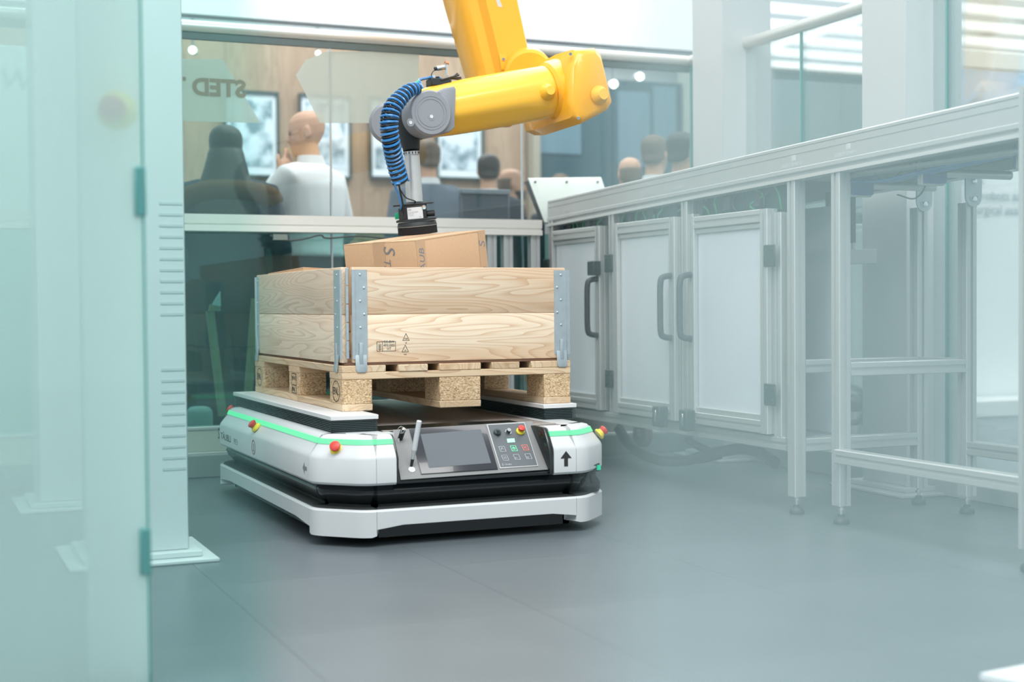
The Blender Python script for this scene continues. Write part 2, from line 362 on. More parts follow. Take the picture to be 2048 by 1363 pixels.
def sweep(bm, path_fn, profile):
    """closed profile of (inset, z) swept along path_fn(inset)"""
    cols = [path_fn(d) for d, z in profile]; n = len(cols[0])
    rings = [[Vector((cols[j][i][0], cols[j][i][1], profile[j][1])) for j in range(len(profile))] for i in range(n)]
    return ringtube(bm, rings)
def closed_path(d): return corner_pts('fl', d) + corner_pts('fr', d) + corner_pts('rr', d) + corner_pts('rl', d)
BODY = [(.006, .183), (0, .190), (0, .258), (.004, .268), (.010, .276), (.030, .303), (.036, .316), (.044, .324), (.062, .328), (.11, .328), (.11, .183)]
LEDP = [(.0265, .302), (.0335, .3165), (.05, .3165), (.05, .302)]
amr = thing('mobile_robot', 'low white driverless transport robot with green light strip carrying a pallet', 'robot', (1.6, 4.75, 0))
def seg(p, q): # straight path between two corner seams
    return lambda d: [(p[0] + (d if p[2] == 'x' else 0), p[1] + (d if p[2] == 'y' else 0)), (q[0] + (d if p[2] == 'x' else 0), q[1] + (d if p[2] == 'y' else 0))]
g = .0012
parts = {'fl': lambda d: corner_pts('fl', d), 'fr': lambda d: corner_pts('fr', d), 'rr': lambda d: corner_pts('rr', d), 'rl': lambda d: corner_pts('rl', d)}
for k, fn in parts.items():
    o = obj('corner_cover', sweep(B(), fn, BODY), WHITE, amr); obj('light_strip', sweep(B(), fn, LEDP), LED, o)
lside = lambda d: [(AX0+d, AY1-S_-g), (AX0+d, AY0+S_+g)]
rside = lambda d: [(AX1-d, AY0+S_+g), (AX1-d, AY1-S_-g)]
rear = lambda d: [(AX1-S_-g, AY1-d), (AX0+S_+g, AY1-d)]
fr1 = lambda d: [(AX0+S_+g, AY0+d), (1.333, AY0+d)]
fr2 = lambda d: [(1.848, AY0+d), (AX1-S_-g, AY0+d)]
sl = obj('side_cover', sweep(B(), lside, BODY), WHITE, amr); obj('light_strip', sweep(B(), lside, LEDP), LED, sl)
for nm, fn in (('side_cover', rside), ('rear_cover', rear), ('front_cover', fr1), ('front_cover', fr2)):
    o = obj(nm, sweep(B(), fn, BODY), WHITE, amr); obj('light_strip', sweep(B(), fn, LEDP), LED, o)
# skirt between body and bumper
obj('underbody', sweep(B(), lambda d: closed_path(d) + closed_path(d)[:1], [(.035, .186), (.022, .165), (.03, .145), (.055, .12), (.055, .02), (.12, .02), (.12, .186)]), BLACK, amr)
obj('chassis', box(B(), AX0+.1, AX1-.1, AY0+.26, AY1-.1, .022, .30, .01), BLACKM, amr)
for x in (AX0+.2, AX1-.2):
    for y in (AY0+.3, AY1-.3): obj('wheel', cyl(B(), (x-.03, y, .05), (x+.03, y, .05), .05, n=20, bev=.004), BLACKM, amr)
# bumper
def bumper(which=None, fn=None, zs=None):
    if which: out = corner_pts(which, 0); inn = corner_pts(which, .05); n = len(out); zs = [.053] + [.034] + [.03]*(n-4) + [.034] + [.053]
    else: out = fn(0); inn = fn(.05)
    rings = []
    for (a, b2), (c, d), z0 in zip(out, inn, zs):
        dv = (Vector((c, d)) - Vector((a, b2))).normalized()*.006
        rings.append([Vector((a, b2, z0)), Vector((a, b2, .105)), Vector((a+dv.x, b2+dv.y, .111)), Vector((c, d, .111)), Vector((c, d, z0))])
    return ringtube(B(), rings)
for k in parts: obj('corner_bumper', bumper(k), WHITE, amr)
def long(fn0, k=16):
    def f(d):
        (a, b2), (c, e) = fn0(d); return [(a+(c-a)*i/k, b2+(e-b2)*i/k) for i in range(k+1)]
    return f
zz = [.053 + .010*min(1, min(i, 16-i)/2) for i in range(17)]
full_front = lambda d: [(AX0+S_+g, AY0+d), (AX1-S_-g, AY0+d)]
for fn in (lside, rside, rear, full_front): obj('bumper_rail', bumper(None, long(fn), zz), WHITE, amr)
obj('bumper_trim', sweep(B(), lambda d: closed_path(d)+closed_path(d)[:1], [(.010, .111), (.016, .1155), (.06, .1155), (.06, .111)]), BLACKM, amr)
# deck
obj('deck_plate', box(B(), 1.36, 1.94, AY0+.16, AY1-.1, .300, .3262, .001), STEEL, amr)
obj('deck_edge', box(B(), 1.34, 1.93, 4.105, 4.125, .31, .3300, .002), STEEL, amr)
obj('side_deck', box(B(), AX0+.1, 1.36, AY0+.1, AY1-.1, .30, .3278, .001), WHITE, amr)
obj('side_deck', box(B(), 1.94, AX1-.1, AY0+.1, AY1-.1, .30, .3278, .001), WHITE, amr)
for x0, x1, y0 in ((1.183, 1.335, 4.125), (1.955, 2.078, 4.26)):
    bm = B(); k = 7
    for i in range(k):
        z = .328 + i*.0375/k; box(bm, x0+.003, x1-.003, y0+.003, 5.49, z, z+.0026); box(bm, x0+.012, x1-.012, y0+.012, 5.482, z+.0026, z+.0375/k)
    l = obj('lift_rail', box(B(), x0, x1, y0, 5.5, .3655, .3795, .0015), mat('lift_plate_white', (.70, .70, .70), .4), amr)
    obj('bellows', bm, RUBBER, l, smooth=False)
# console
o0 = Vector((1.335, 3.956, .190)); yd = Vector((0, .144, .139)).normalized(); nn = X_.cross(yd)
def Q(px, py, h=0.): return PP(px, py, o0, nn) + nn*h
hs = obj('console_housing', prism(B(), [(1.335, 3.962, .184), (1.335, 3.962, .192), (1.335, 4.104, .329), (1.335, 4.3, .329), (1.335, 4.3, .184)], (.512, 0, 0)), BLACK, amr)
obj('console_cheek', prism(B(), [(1.846, 3.951, .186), (1.846, 3.951, .262), (1.846, 3.985, .309), (1.846, 4.00, .326), (1.846, 4.2, .330), (1.846, 4.2, .186)], (-.014, 0, 0), bev=.004), BLACK, amr)
obj('console_cheek', prism(B(), [(1.334, 3.951, .186), (1.334, 3.951, .262), (1.334, 3.985, .309), (1.334, 4.00, .326), (1.334, 4.2, .330), (1.334, 4.2, .186)], (.006, 0, 0), bev=.002), BLACK, amr)
cp = obj('console_panel', prism(B(), [Q(785, 860), Q(1064, 842.5), Q(1099, 939), Q(801, 960)], nn*.003, bev=.001), CONSOLE, amr)
sc_ = obj('touch_screen', prism(B(), [Q(818, 860, .003), Q(969, 851, .003), Q(995, 940, .003), Q(842, 950, .003)], nn*.004, bev=.001), mat('screen_bezel', (.018, .02, .028), .2, coat=.4), cp, label='black touch screen with grey display')
obj('display', prism(B(), [Q(840, 871, .0065), Q(960, 861, .0065), Q(981, 928.5, .0065), Q(857, 938, .0065)], nn*.0012), SCREEN, sc_)
bpn = obj('button_panel', prism(B(), [Q(972, 850.5, .003), Q(1048, 846, .003), Q(1076, 933.5, .003), Q(999, 938.5, .003)], nn*.003, bev=.0008), mat('panel_rim', (.5, .5, .5), .5), cp)
obj('panel_face', prism(B(), [Q(974.5, 852, .0058), Q(1047, 848, .0058), Q(1073.5, 932, .0058), Q(1000, 936.5, .0058)], nn*.0008), GREYP, bpn)
H7 = .0072
def knob(p, d, prof_, m, nm, par, n=24, label=None): return obj(nm, lathe(B(), p, d, prof_, n), m, par, label=label)
def estop(p, d, s, par, nm='emergency_button'):
    d = Vector(d).normalized()
    a = obj(nm, lathe(B(), p, d, [(0, .0), (0, .019*s), (.006*s, .019*s), (.010*s, .014*s), (.014*s, .0135*s)], 20), YELLOWP, par, label='red and yellow emergency button')
    obj('button_head', lathe(B(), Vector(p)+d*.012*s, d, [(0, .009*s), (.004*s, .0125*s), (.012*s, .016*s), (.016*s, .015*s), (.0185*s, .010*s), (.0185*s, .001)], 20), RED, a)
    return a
knob(Q(993, 868, H7), nn, [(0, .001), (0, .012), (.006, .012), (.008, .010), (.008, .001)], PLASTIC, 'rotary_cap', bpn)
obj('rotary_wing', box(B(), *[v for p in [Q(993, 869, H7+.009)] for v in (p.x-.003, p.x+.003, p.y-.010, p.y+.004, p.z-.008, p.z+.004)]), PLASTIC, bpn)
knob(Q(1015, 867, H7), nn, [(0, .001), (0, .0105), (.003, .0105), (.003, .007), (.013, .0065), (.013, .0045), (.0128, .001)], CHROME, 'key_switch', bpn)
knob(Q(1015, 867, H7+.003), nn, [(0, .0072), (.008, .0070), (.008, .001)], BLACKM, 'key_switch_collar', bpn)
estop(Q(1039, 866, H7), nn, .72, bpn)
bm = B()
for i in range(5):
    u0 = 1012.5 + i*3.1; prism(bm, [Q(u0, 880.3-.2*i, H7), Q(u0+2.2, 880-.2*i, H7), Q(u0+3.8, 887.5-.2*i, H7), Q(u0+1.6, 887.8-.2*i, H7)], nn*.0006)
obj('battery_gauge', bm, mat('battery_green', (.4, .9, .6), .4, emit=(.35, 1., .55), estr=.8), bpn)
def icon(px, py, m, s=5.2, glyph=None):
    def q(u, v, h=0): return Q(px + u*s + v*s*.42*-1 + 0, py - v*s*.98 - u*s*.06, H7+h)
    bm = line_loop(B(), [q(-1, -1), q(1, -1), q(1, 1), q(-1, 1)], .0011, X_, yd)
    for a, c in (glyph or []): line_loop(bm, [q(*a), q(*c)], .0011, X_, yd, closed=False)
    return obj('key', bm, m, bpn)
gr_ = mat('key_green', (.2, .8, .45), .4, emit=(.1, .8, .35), estr=.7); rd_ = mat('key_red', (.8, .2, .15), .4, emit=(.85, .15, .10), estr=.6)
icon(1003.5, 900.5, INKL, glyph=[((-.5, -.5), (-.1, .4)), ((-.1, .4), (.5, -.2)), ((-.4, .5), (.4, .5))])
icon(1026.5, 899, gr_, glyph=[((-.5, .3), (.5, .3)), ((-.5, .3), (-.3, -.4)), ((.5, .3), (.3, -.4)), ((-.3, -.4), (.3, -.4)), ((0, .6), (0, 0))])
icon(1049.5, 897.5, rd_, glyph=[((-.5, .5), (.5, -.5)), ((-.5, -.3), (0, 0)), ((.1, .2), (.5, .5))])
icon(1009, 918, INKL, glyph=[((-.3, -.5), (-.3, .5)), ((.3, -.5), (.3, .5))])
icon(1032.5, 916.5, INKL); icon(1055.5, 915, INKL)
xs = (Q(1040, 917) - Q(1010, 918.5)); 
text('key_text', 'F1', .0085, Q(1030, 920.3, H7), X_, yd, INKL, bpn); text('key_text', 'F2', .0085, Q(1052.8, 918.8, H7), X_, yd, INKL, bpn)
text('panel_logo', 'S', .013, Q(1003.5, 934, H7), X_, yd, INKL, bpn, shear=.3, squash=.7); text('panel_logo', 'TÄUBLI', .0075, Q(1007.5, 933, H7), X_, yd, INKL, bpn, shear=.3)
# key lock with keys, stylus-like indicator lamp, power button
k0 = Q(800, 878, .003)
ks = obj('key_lock', cyl(B(), k0, k0+nn*.030, .008, n=18, bev=.001), BLACKM, cp)
obj('lock_head', cyl(B(), k0+nn*.030+Z_*0, k0+nn*.040+Vector((.004, 0, .004)), .0075, n=18, bev=.001), CHROME, ks)
kr = B(); tube(kr, [k0+nn*.035 + Vector((-.006+.011*math.cos(a), -.004, .010*math.sin(a)+.004)) for a in [i*2*PI/20 for i in range(21)]], .0006, 6)
box(kr, k0.x-.014, k0.x-.006, k0.y-.010, k0.y-.0085, k0.z-.022, k0.z+.002); obj('keys', kr, CHROME, ks)['kind'] = 'stuff'
pb = Q(823, 940, .003); obj('power_button', lathe(B(), pb, nn, [(0, .001), (0, .010), (.002, .010), (.0024, .008), (.0018, .006), (.0018, .001)], 28), mat('silver_button', (.8, .8, .8), .35, metal=.4), cp)
bm = line_loop(B(), [pb+nn*.0019 + X_*.0035*math.cos(a)+yd*.0035*math.sin(a) for a in [i*PI/6 for i in range(12)]], .0008, X_, yd); obj('button_symbol', bm, INKG, cp)
a0 = Q(822, 934, .003); a1 = PP(838.5, 841, a0+Vector((0, -.012, 0)), Vector((0, 1, .15)))
lamp = obj('indicator_rod', cyl(B(), a0.lerp(a1, .36), a1, .0078, .0075, n=18, bev=.001), mat('frosted_white_plastic', (.72, .74, .76), .45), cp, label='translucent white rod lamp')
obj('rod_socket', cyl(B(), a0.lerp(a1, .16), a0.lerp(a1, .37), .005, .0075, n=16), mat('clear_socket', (.55, .56, .57), .3), lamp)
obj('rod_foot', cyl(B(), a0, a0.lerp(a1, .17), .0038, .0052, n=14), BLACKM, lamp)
# emergency buttons
nl = Vector((-.72, 0, .69))
estop((AX0+.017, 4.86, .289), nl, 1.0, amr)
estop(PP(674, 899, (AX0+.08, AY0+.08, .285), Vector((-.6, -.6, .55))), Vector((-.45, -.72, .52)), 1.05, amr)
estop((AX1-.012, 4.09, .288), Vector((.72, -.1, .55)), 1., amr)
estop((AX0+.075, AY1-.07, .30), Vector((-.5, .4, .5)), 1., amr)
# markings
left_u = -Y_
text('side_lettering', 'S', .062, (AX0-.0002, 5.445, .205), left_u, Z_, INK, amr, shear=.15, squash=1.15)
text('side_lettering', 'TÄUBLI', .036, (AX0-.0002, 5.39, .209), left_u, Z_, INK, amr, squash=1.55)
text('side_lettering', 'PF3', .030, (AX0-.0002, 5.16, .209), left_u, Z_, INKG, amr, squash=1.5)
def arrow(bm, c, u, v, s, w=.0004):
    c = Vector(c); n = u.cross(v)
    P = [(0, 1), (.8, .05), (.27, .05), (.27, -1), (-.27, -1), (-.27, .05), (-.8, .05)]
    return prism(bm, [c + u*s*a + v*s*b2 for a, b2 in P], n.normalized()*w)
obj('arrow_mark', arrow(B(), (AX0-.0004, 4.155, .222), Z_, -left_u*-1*-1, .024) if False else arrow(B(), (AX0-.0001, 4.16, .222), Z_*1., Y_, .024), INKG, amr)
obj('arrow_mark', arrow(B(), (1.889, AY0-.0005, .232), X_, Z_, .024), INK, amr)
bm = B(); cc = Vector((AX0-.0005, 4.84, .225)); line_loop(bm, [cc + Y_*.024*math.cos(a)*-1 + Z_*.024*math.sin(a) for a in [i*PI/12 for i in range(24)]], .003, left_u, Z_)
obj('warning_sign', bm, mat('sign_red', (.35, .04, .04), .5), amr)
bm = B(); cyl(bm, cc+Z_*.009, cc+Z_*.009-X_*.0004, .004, n=10); line_loop(bm, [cc+Z_*.005, cc-Z_*.012], .005, left_u, Z_, False); line_loop(bm, [cc-Z_*.012+Y_*.01, cc-Z_*.012-Y_*.01], .003, left_u, Z_, False)
obj('warning_figure', bm, INKG, amr)
# laser scanner at right front corner
ls = obj('laser_scanner', lathe(B(), (2.005, 4.055, .113), Z_, [(0, .001), (0, .045), (.012, .05), (.03, .048), (.05, .036), (.068, .034), (.072, .001)], 28), BLACK, amr)
obj('scanner_head', prism(B(), [(1.99, 4.0, .176), (1.99, 4.0, .187), (2.01, 4.0, .200), (2.046, 4.03, .202), (2.046, 4.03, .176)], (0, .06, 0), bev=.002), BLACKM, amr)
obj('scanner_light', box(B(), 2.030, 2.042, 4.014, 4.024, .182, .197), mat('scanner_green', (.0, .5, .3), .3, emit=(0, .6, .3), estr=.3), amr)
obj('guide_roller', cyl(B(), (1.93, 4.03, .112), (1.93, 4.03, .18), .013, n=18), mat('roller_grey', (.28, .30, .31), .4), amr)
# ------------------------------------------------------------------ pallet
PX0, PY0, PZ0 = 1.267, 4.283, .3798
pal = thing('pallet', 'pine pallet with chipboard blocks standing on the white transport robot', 'pallet', (1.667, 4.883, PZ0))
bw = [(0, .10), (.3275, .145), (.70, .10)]
for i, (x, w) in enumerate(bw):
    obj('bottom_board', box(B(), PX0+x, PX0+x+w, PY0, PY0+1.2, PZ0, PZ0+.022, .002), PALY if i != 1 else PALY, pal)
    for y in (0, .5275, 1.055):
        bk = obj('block', box(B(), PX0+x+.001, PX0+x+w-.001, PY0+y+.001, PY0+y+.144, PZ0+.022, PZ0+.1, .002), CHIP, pal)
        if i == 0:
            cc = Vector((PX0+.0006, PY0+y+.072, PZ0+.061))
            if y != .5275:
                bm = line_loop(B(), [cc + Y_*-.040*math.cos(a) + Z_*.033*math.sin(a) for a in [k*PI/14 for k in range(28)]], .0025, left_u, Z_)
                obj('brand_mark', bm, INK, bk); text('brand_mark', 'EPAL', .034, cc+Y_*.034-Z_*.011, left_u, Z_, INK, bk, squash=.82)
            else:
                bm = line_loop(B(), [cc+Y_*.03+Z_*.034, cc-Y_*.03+Z_*.034, cc-Y_*.03-Z_*.034, cc+Y_*.03-Z_*.034], .0022, left_u, Z_); line_loop(bm, [cc+Y_*.03-Z_*.006, cc-Y_*.03-Z_*.006], .0022, left_u, Z_, False)
                obj('brand_mark', bm, INK, bk); text('brand_mark', 'DE HT', .019, cc+Y_*.028+Z_*.012, left_u, Z_, INK, bk); text('brand_mark', 'EPAL', .019, cc+Y_*.028-Z_*.027, left_u, Z_, INK, bk)
for y in (0, .5275, 1.055): obj('stringer_board', box(B(), PX0, PX0+.8, PY0+y, PY0+y+.145, PZ0+.1, PZ0+.122, .002), PALX, pal)
x = 0
for i, w in enumerate((.145, .10, .145, .10, .145)):
    dx, dy = random.uniform(-.002, .002)*(0 < i < 4), random.uniform(-.004, .003)*(0 < i < 4)
    obj('deck_board', box(B(), PX0+x+dx, PX0+x+w+dx, PY0+dy, PY0+1.2+dy, PZ0+.122, PZ0+.144, .002), PALY, pal); x += w+.04125
obj('base_sheet', box(B(), PX0+.012, PX0+.79, PY0+.008, PY0+1.19, PZ0+.1442, PZ0+.1505), mat('brown_hardboard', (.16, .085, .05), .8), None)
tag(bpy.data.objects['base_sheet'], 'thin brown hardboard sheet between pallet and wooden collar', 'board')
# ------------------------------------------------------------------ hinged wooden collar
CZ0, CZ1, CM = .5325, .836, .686
col = thing('pallet_collar', 'pine box collar with galvanised corner hinges standing on the pallet', 'crate', (1.667, 4.883, CZ0))
x0, x1, y0, y1 = 1.272, 2.062, 4.29, 5.468; th = .02
for z0, z1 in ((CZ0, CM-.001), (CM, CZ1)):
    obj('plank', box(B(), x0+.032, x1-.012, y0, y0+th, z0, z1, .0025, 2), PINEX, col)
    obj('plank', box(B(), x0+.02, x1-.01, y1-th, y1, z0, z1, .0025, 2), PINEX, col)
    obj('plank', box(B(), x0, x0+th, y0+.012, y1-.01, z0, z1, .0025, 2), PINEY, col)
    obj('plank', box(B(), x1-th, x1, y0+.022, y1-.01, z0, z1, .0025, 2), PINEY, col)
def rivets(par, pts, d):
    for p in pts: obj('rivet', lathe(B(), p, d, [(0, .0045), (.0015, .004), (.0026, .0022), (.003, .0003)], 10), ZINC, par)
zr = [.815, .784, .752, .716, .672, .64, .60, .575]
def bracket(o, ud, nd, w, flip, nr=(0, 1, 2, 3, 4, 6), z0=.545):
    """corner hinge plate: o = outer corner, ud = direction along the board, nd = outward normal"""
    o = Vector(o); z1 = CZ1-.008; bm = B()
    prism(bm, [o, o+ud*w, o+ud*w+nd*.0015, o+ud*.012+nd*.0015, o+ud*.010+nd*.006, o+nd*.006], Vector((0, 0, z1-z0)))
    for v in bm.verts: v.co.z += z0
    h = obj('corner_hinge', bm, ZINC, col)
    bm = B(); c = o + ud*w*.55   # pressed foot that hooks over the deck board
    prism(bm, [c-ud*.019+Z_*(z0+.012)+nd*.001, c+ud*.019+Z_*(z0+.012)+nd*.001, c+ud*.019+Z_*(z0-.034)+nd*.007, c+ud*.013+Z_*(z0-.043)+nd*.007, c-ud*.013+Z_*(z0-.043)+nd*.007, c-ud*.019+Z_*(z0-.034)+nd*.007], nd*.004, bev=.001)
    prism(bm, [c-ud*.006+Z_*(z0+.05), c+ud*.006+Z_*(z0+.05), c+ud*.008+Z_*(z0-.02), c-ud*.008+Z_*(z0-.02)], nd*.009, bev=.003)
    obj('locating_foot', bm, ZINC, h)
    for k in range(7):
        if k not in nr: continue
        obj('rivet', lathe(B(), o + ud*w*(.55 if k % 2 == 0 else .8) + Z_*(CZ1-.024-k*.042) + nd*.0014, nd, [(0, .0045), (.0015, .004), (.0026, .0022), (.003, .0003)], 10), ZINC, h)
    return h
bracket((x0+.030, y0, 0), X_, -Y_, .052, 0)
bracket((x1+.004, y0, 0), -X_, -Y_, .056, 0)
bracket((x0, y0+.006, 0), Y_, -X_, .085, 0)
bracket((x0, y1, 0), -Y_, -X_, .05, 0)
bracket((x1, y0+.01, 0), Y_, X_, .05, 0)
bracket((x1, y1, 0), -Y_, X_, .05, 0); bracket((x0+.02, y1, 0), X_, Y_, .05, 0); bracket((x1-.02, y1, 0), -X_, Y_, .05, 0)
for k in range(5):
    z = CZ0+.014+k*.058; obj('hinge_knuckle', cyl(B(), (x0+.016, y0-.001, z), (x0+.016, y0-.001, z+.055), .0055, n=12, bev=.0008), ZINC, col)
obj('hinge_rod', cyl(B(), (x1+.006, y0+.006, CZ0+.02), (x1+.006, y0+.006, CZ1-.01), .005, n=12), ZINC, col)
# printed stamps on the front plank
def onf(px, py): p = PY(px, py, y0-.0004); return p
m0, m1 = onf(754, 702), onf(791, 682.5); bm = B()
line_loop(bm, [(m0.x, y0, m0.z), (m1.x, y0, m0.z), (m1.x, y0, m1.z), (m0.x, y0, m1.z)], .0015, X_, Z_); xm = m0.x+(m1.x-m0.x)*.3
line_loop(bm, [(xm, y0, m0.z), (xm, y0, m1.z)], .0015, X_, Z_, False)
cx = (m0.x+xm)/2; zc = (m0.z+m1.z)/2
line_loop(bm, [(cx, y0, m0.z+.003), (cx, y0, m1.z-.004)], .0012, X_, Z_, False)
for k in range(4):
    for s in (-1, 1): line_loop(bm, [(cx, y0, m1.z-.012-.005*k), (cx+s*.006, y0, m1.z-.007-.005*k)], .0012, X_, Z_, False)
for (a, b2) in ((812, 674), (810.5, 697)):
    p = onf(a, b2); line_loop(bm, [(p.x-.011, y0, p.z-.010), (p.x+.011, y0, p.z-.010), (p.x, y0, p.z+.012)], .0015, X_, Z_)
pl0 = [o for o in col.children if o.name.startswith('plank')][0]
obj('stamp', bm, INK, pl0)
for s, dz in (('DE-BW', .026), ('4931003', .015), ('HT', .004)):
    text('stamp', s, .0115, ((xm+m1.x)/2, y0-.0002, m0.z+dz-.0005), X_, Z_, INK, pl0, align='CENTER', squash=.95)
p = onf(812, 674); text('stamp', 'FOR', .006, (p.x, y0-.0002, p.z-.007), X_, Z_, INK, pl0, align='CENTER'); text('stamp', '50', .006, (p.x, y0-.0002, p.z-.020), X_, Z_, INK, pl0, align='CENTER')
p = onf(810.5, 697); text('stamp', '50', .006, (p.x, y0-.0002, p.z-.007), X_, Z_, INK, pl0, align='CENTER'); text('stamp', 'FOR', .005, (p.x, y0-.0002, p.z-.020), X_, Z_, INK, pl0, align='CENTER')
# ------------------------------------------------------------------ cardboard boxes
YA = 4.90; TO_ = PY(836, 468, YA); TN = Vector((-.112, -.052, 1)).normalized()
def TPX(px, py): return PP(px, py, TO_, TN)
A_, Bq, Cq = TPX(829, 480), TPX(687, 489), TPX(975, 456)
ub = (Bq-A_).normalized(); uc = (Cq-A_); uc = (uc - ub*uc.dot(ub)*.9).normalized(); LB = (Bq-A_).length; LC = min((Cq-A_).length, .43); BH = .24
uc = (uc - TN*uc.dot(TN)).normalized()
def carton(name, label, o, u, v, n, lu, lv, h, marks=True):
    t = thing(name, label, 'box', o)
    bm = B(); inner = [o, o+u*lu, o+u*lu+v*lv, o+v*lv]; prism(bm, [p-n*.004 for p in inner], -n*(h-.004), bev=.003); obj('carton', bm, CARD, t)
    w = .0045; e = .0012
    obj('flap', prism(B(), [o+v*.001, o+u*lu+v*.001, o+u*lu+v*(lv/2-e), o+v*(lv/2-e)], -n*w), CARD, t)
    obj('flap', prism(B(), [o+v*(lv/2+e), o+u*lu+v*(lv/2+e), o+u*lu+v*(lv-.001), o+v*(lv-.001)], -n*w), CARD, t)
    return t
cb = carton('cardboard_box', 'open-edged brown cardboard box lifted out of the crate by the robot gripper', A_, ub, uc, TN, LB, LC, BH)
sn = uc.cross(TN); sn = sn if sn.y < 0 else -sn      # outward normal of right-hand face
ln = ub.cross(TN); ln = ln if ln.dot(uc) < 0 else -ln
def face_tape(o, d, w, n, l=.2): return prism(B(), [o+n*.0006, o+d*w+n*.0006, o+d*w-TN*l+n*.0006, o-TN*l+n*.0006], n*.0004)
rn = TN.cross(uc); rn = rn if rn.dot(ub) < 0 else -rn
lnn = TN.cross(ub); lnn = lnn if lnn.dot(uc) < 0 else -lnn
obj('tape', face_tape(A_+uc*.004, uc, .052, rn), CARDL, cb); obj('tape', face_tape(A_+uc*(LC-.046), uc, .046, rn), CARDL, cb); obj('tape', face_tape(A_+ub*(LB*.42), ub, .05, lnn), CARDL, cb)
obj('tape', prism(B(), [A_+ub*LB*.42+TN*.0005, A_+ub*(LB*.42+.05)+TN*.0005, A_+ub*(LB*.42+.05)+uc*LC+TN*.0005, A_+ub*LB*.42+uc*LC+TN*.0005], TN*.0004), CARDL, cb)
text('print', 'STÄUB', .040, A_+uc*.046-TN*.150+rn*.001, TN, -uc, INKG, cb, shear=.2)
text('print', 'S', .055, A_+uc*(LC-.008)-TN*.075+rn*.001+TN*.012, TN, -uc, INKG, cb, shear=.2); text('print', 'BLI', .036, A_+uc*(LC-.006)-TN*.178+rn*.001, TN, -uc, INKG, cb, shear=.2)
text('print', 'S', .066, A_+ub*(LB*.42+.004)-TN*.012+lnn*.001, -TN, ub*-1, INKG, cb, shear=.2); text('print', 'TÄ', .04, A_+ub*(LB*.42+.008)-TN*.055+lnn*.001, -TN, -ub, INKG, cb, shear=.2)
o2 = Vector((1.30, 4.86, .852)); n2 = Vector((.05, .02, 1)).normalized(); u2 = Vector((1, 0, -.05)).normalized(); v2 = n2.cross(u2)
carton('cardboard_box', 'brown cardboard box lying in the wooden crate, only its top showing at left', o2, u2, v2, n2, .30, .52, .22)
# ------------------------------------------------------------------ robot arm
DV = Vector((math.sin(YAW), math.cos(YAW), 0)); RV = Vector((math.cos(YAW), -math.sin(YAW), 0))
def arm(px, py, dy=0.): return PY(px, py, YA+dy)
ra = thing('robot_arm', 'yellow industrial robot arm reaching down from above with a suction gripper', 'robot arm', (2.2, 5.3, 3.3))
# forearm: octagonal casting running into a round flange
pa_, pb_ = arm(893, 219), arm(1075, 187)
ax = (pb_-pa_).normalized(); up = Vector((0, 1, 0)).cross(ax); up = up if up.z > 0 else -up
def octring(c, rz, ry, k, n=40, ch=.5):
    r = []
    for i in range(n):
        a = 2*PI*i/n + PI/n; cs, sn_ = math.cos(a), math.sin(a)
        oc = 1/max(abs(cs), abs(sn_), (abs(cs)+abs(sn_))/(1+ch*.62)); oc = oc*(1-k) + k
        r.append(c + Y_*ry*cs*oc + up*rz*sn_*oc)
    return r
L_ = (pb_-pa_).length; rings = []
for t, rz, k in ((-.26, .088, .0), (.0, .096, .0), (.35, .099, .0), (.72, .1, .15), (.9, .1, .6), (1.0, .1, 1), (1.30, .1, 1)):
    rings.append(octring(pa_.lerp(pb_, t), rz, rz*.98, k))
fa = obj('forearm', ringtube(B(), rings), ORANGE2, ra)
obj('forearm_foot_boss', lathe(B(), arm(1010, 248, .0), (0, 0, -1), [(-.03, .03), (.006, .028), (.010, .02), (.010, .001)], 20), ORANGE, fa)
obj('forearm_cap', lathe(B(), arm(1093, 184, -.085), (-.1, -1, 0), [(0, .035), (.02, .032), (.045, .020), (.05, .017), (.05, .001)], 12), ORANGE2, fa)
# elbow housing
def ep(px, py, dy): return arm(px, py, dy)
outl = [(1146, 99), (1188, 96), (1200, 108), (1208, 140), (1223, 205), (1214, 220), (1162, 247), (1140, 236), (1132, 205), (1134, 130)]
front = [ep(a, b2, -.13) for a, b2 in outl]; cen = sum(front, Vector())/len(front)
def scaled(dy, s, dx=0, dz=0): return [cen + (p-cen)*s + Vector((dx, dy, dz)) for p in front]
eb = obj('elbow_housing', ringtube(B(), [scaled(-.025, .80), scaled(-.015, .92), scaled(.0, 1.0), scaled(.14, 1.03, -.005), scaled(.30, 1.0, -.012, -.01), scaled(.40, .86, -.015, -.02), scaled(.42, .70, -.015, -.02)]), ORANGE, ra)
fc = arm(1098, 187, .0); sd = []
for t, r, k in ((.0, .100, 1), (.01, .112, 1), (.05, .118, 1), (.09, .122, .9), (.14, .13, .5)):
    c = pb_ + ax*(.035+t); sd.append([c + Y_*.03*t/.14 + Y_*r*1.1*math.cos(a) + up*r*math.sin(a)*1.0 for a in [2*PI*i/36 for i in range(36)]])
obj('elbow_collar', ringtube(B(), sd), ORANGE, eb)
obj('elbow_cap', lathe(B(), ep(1198, 190, -.155), (.08, -1, 0), [(0, .036), (.012, .034), (.03, .024), (.036, .021), (.036, .001)], 14), ORANGE2, eb)
for a, b2 in ((1141, 108), (1157, 236)): obj('bolt', cyl(B(), ep(a, b2, -.145), ep(a, b2, -.165), .006, n=12), CHROME, eb)
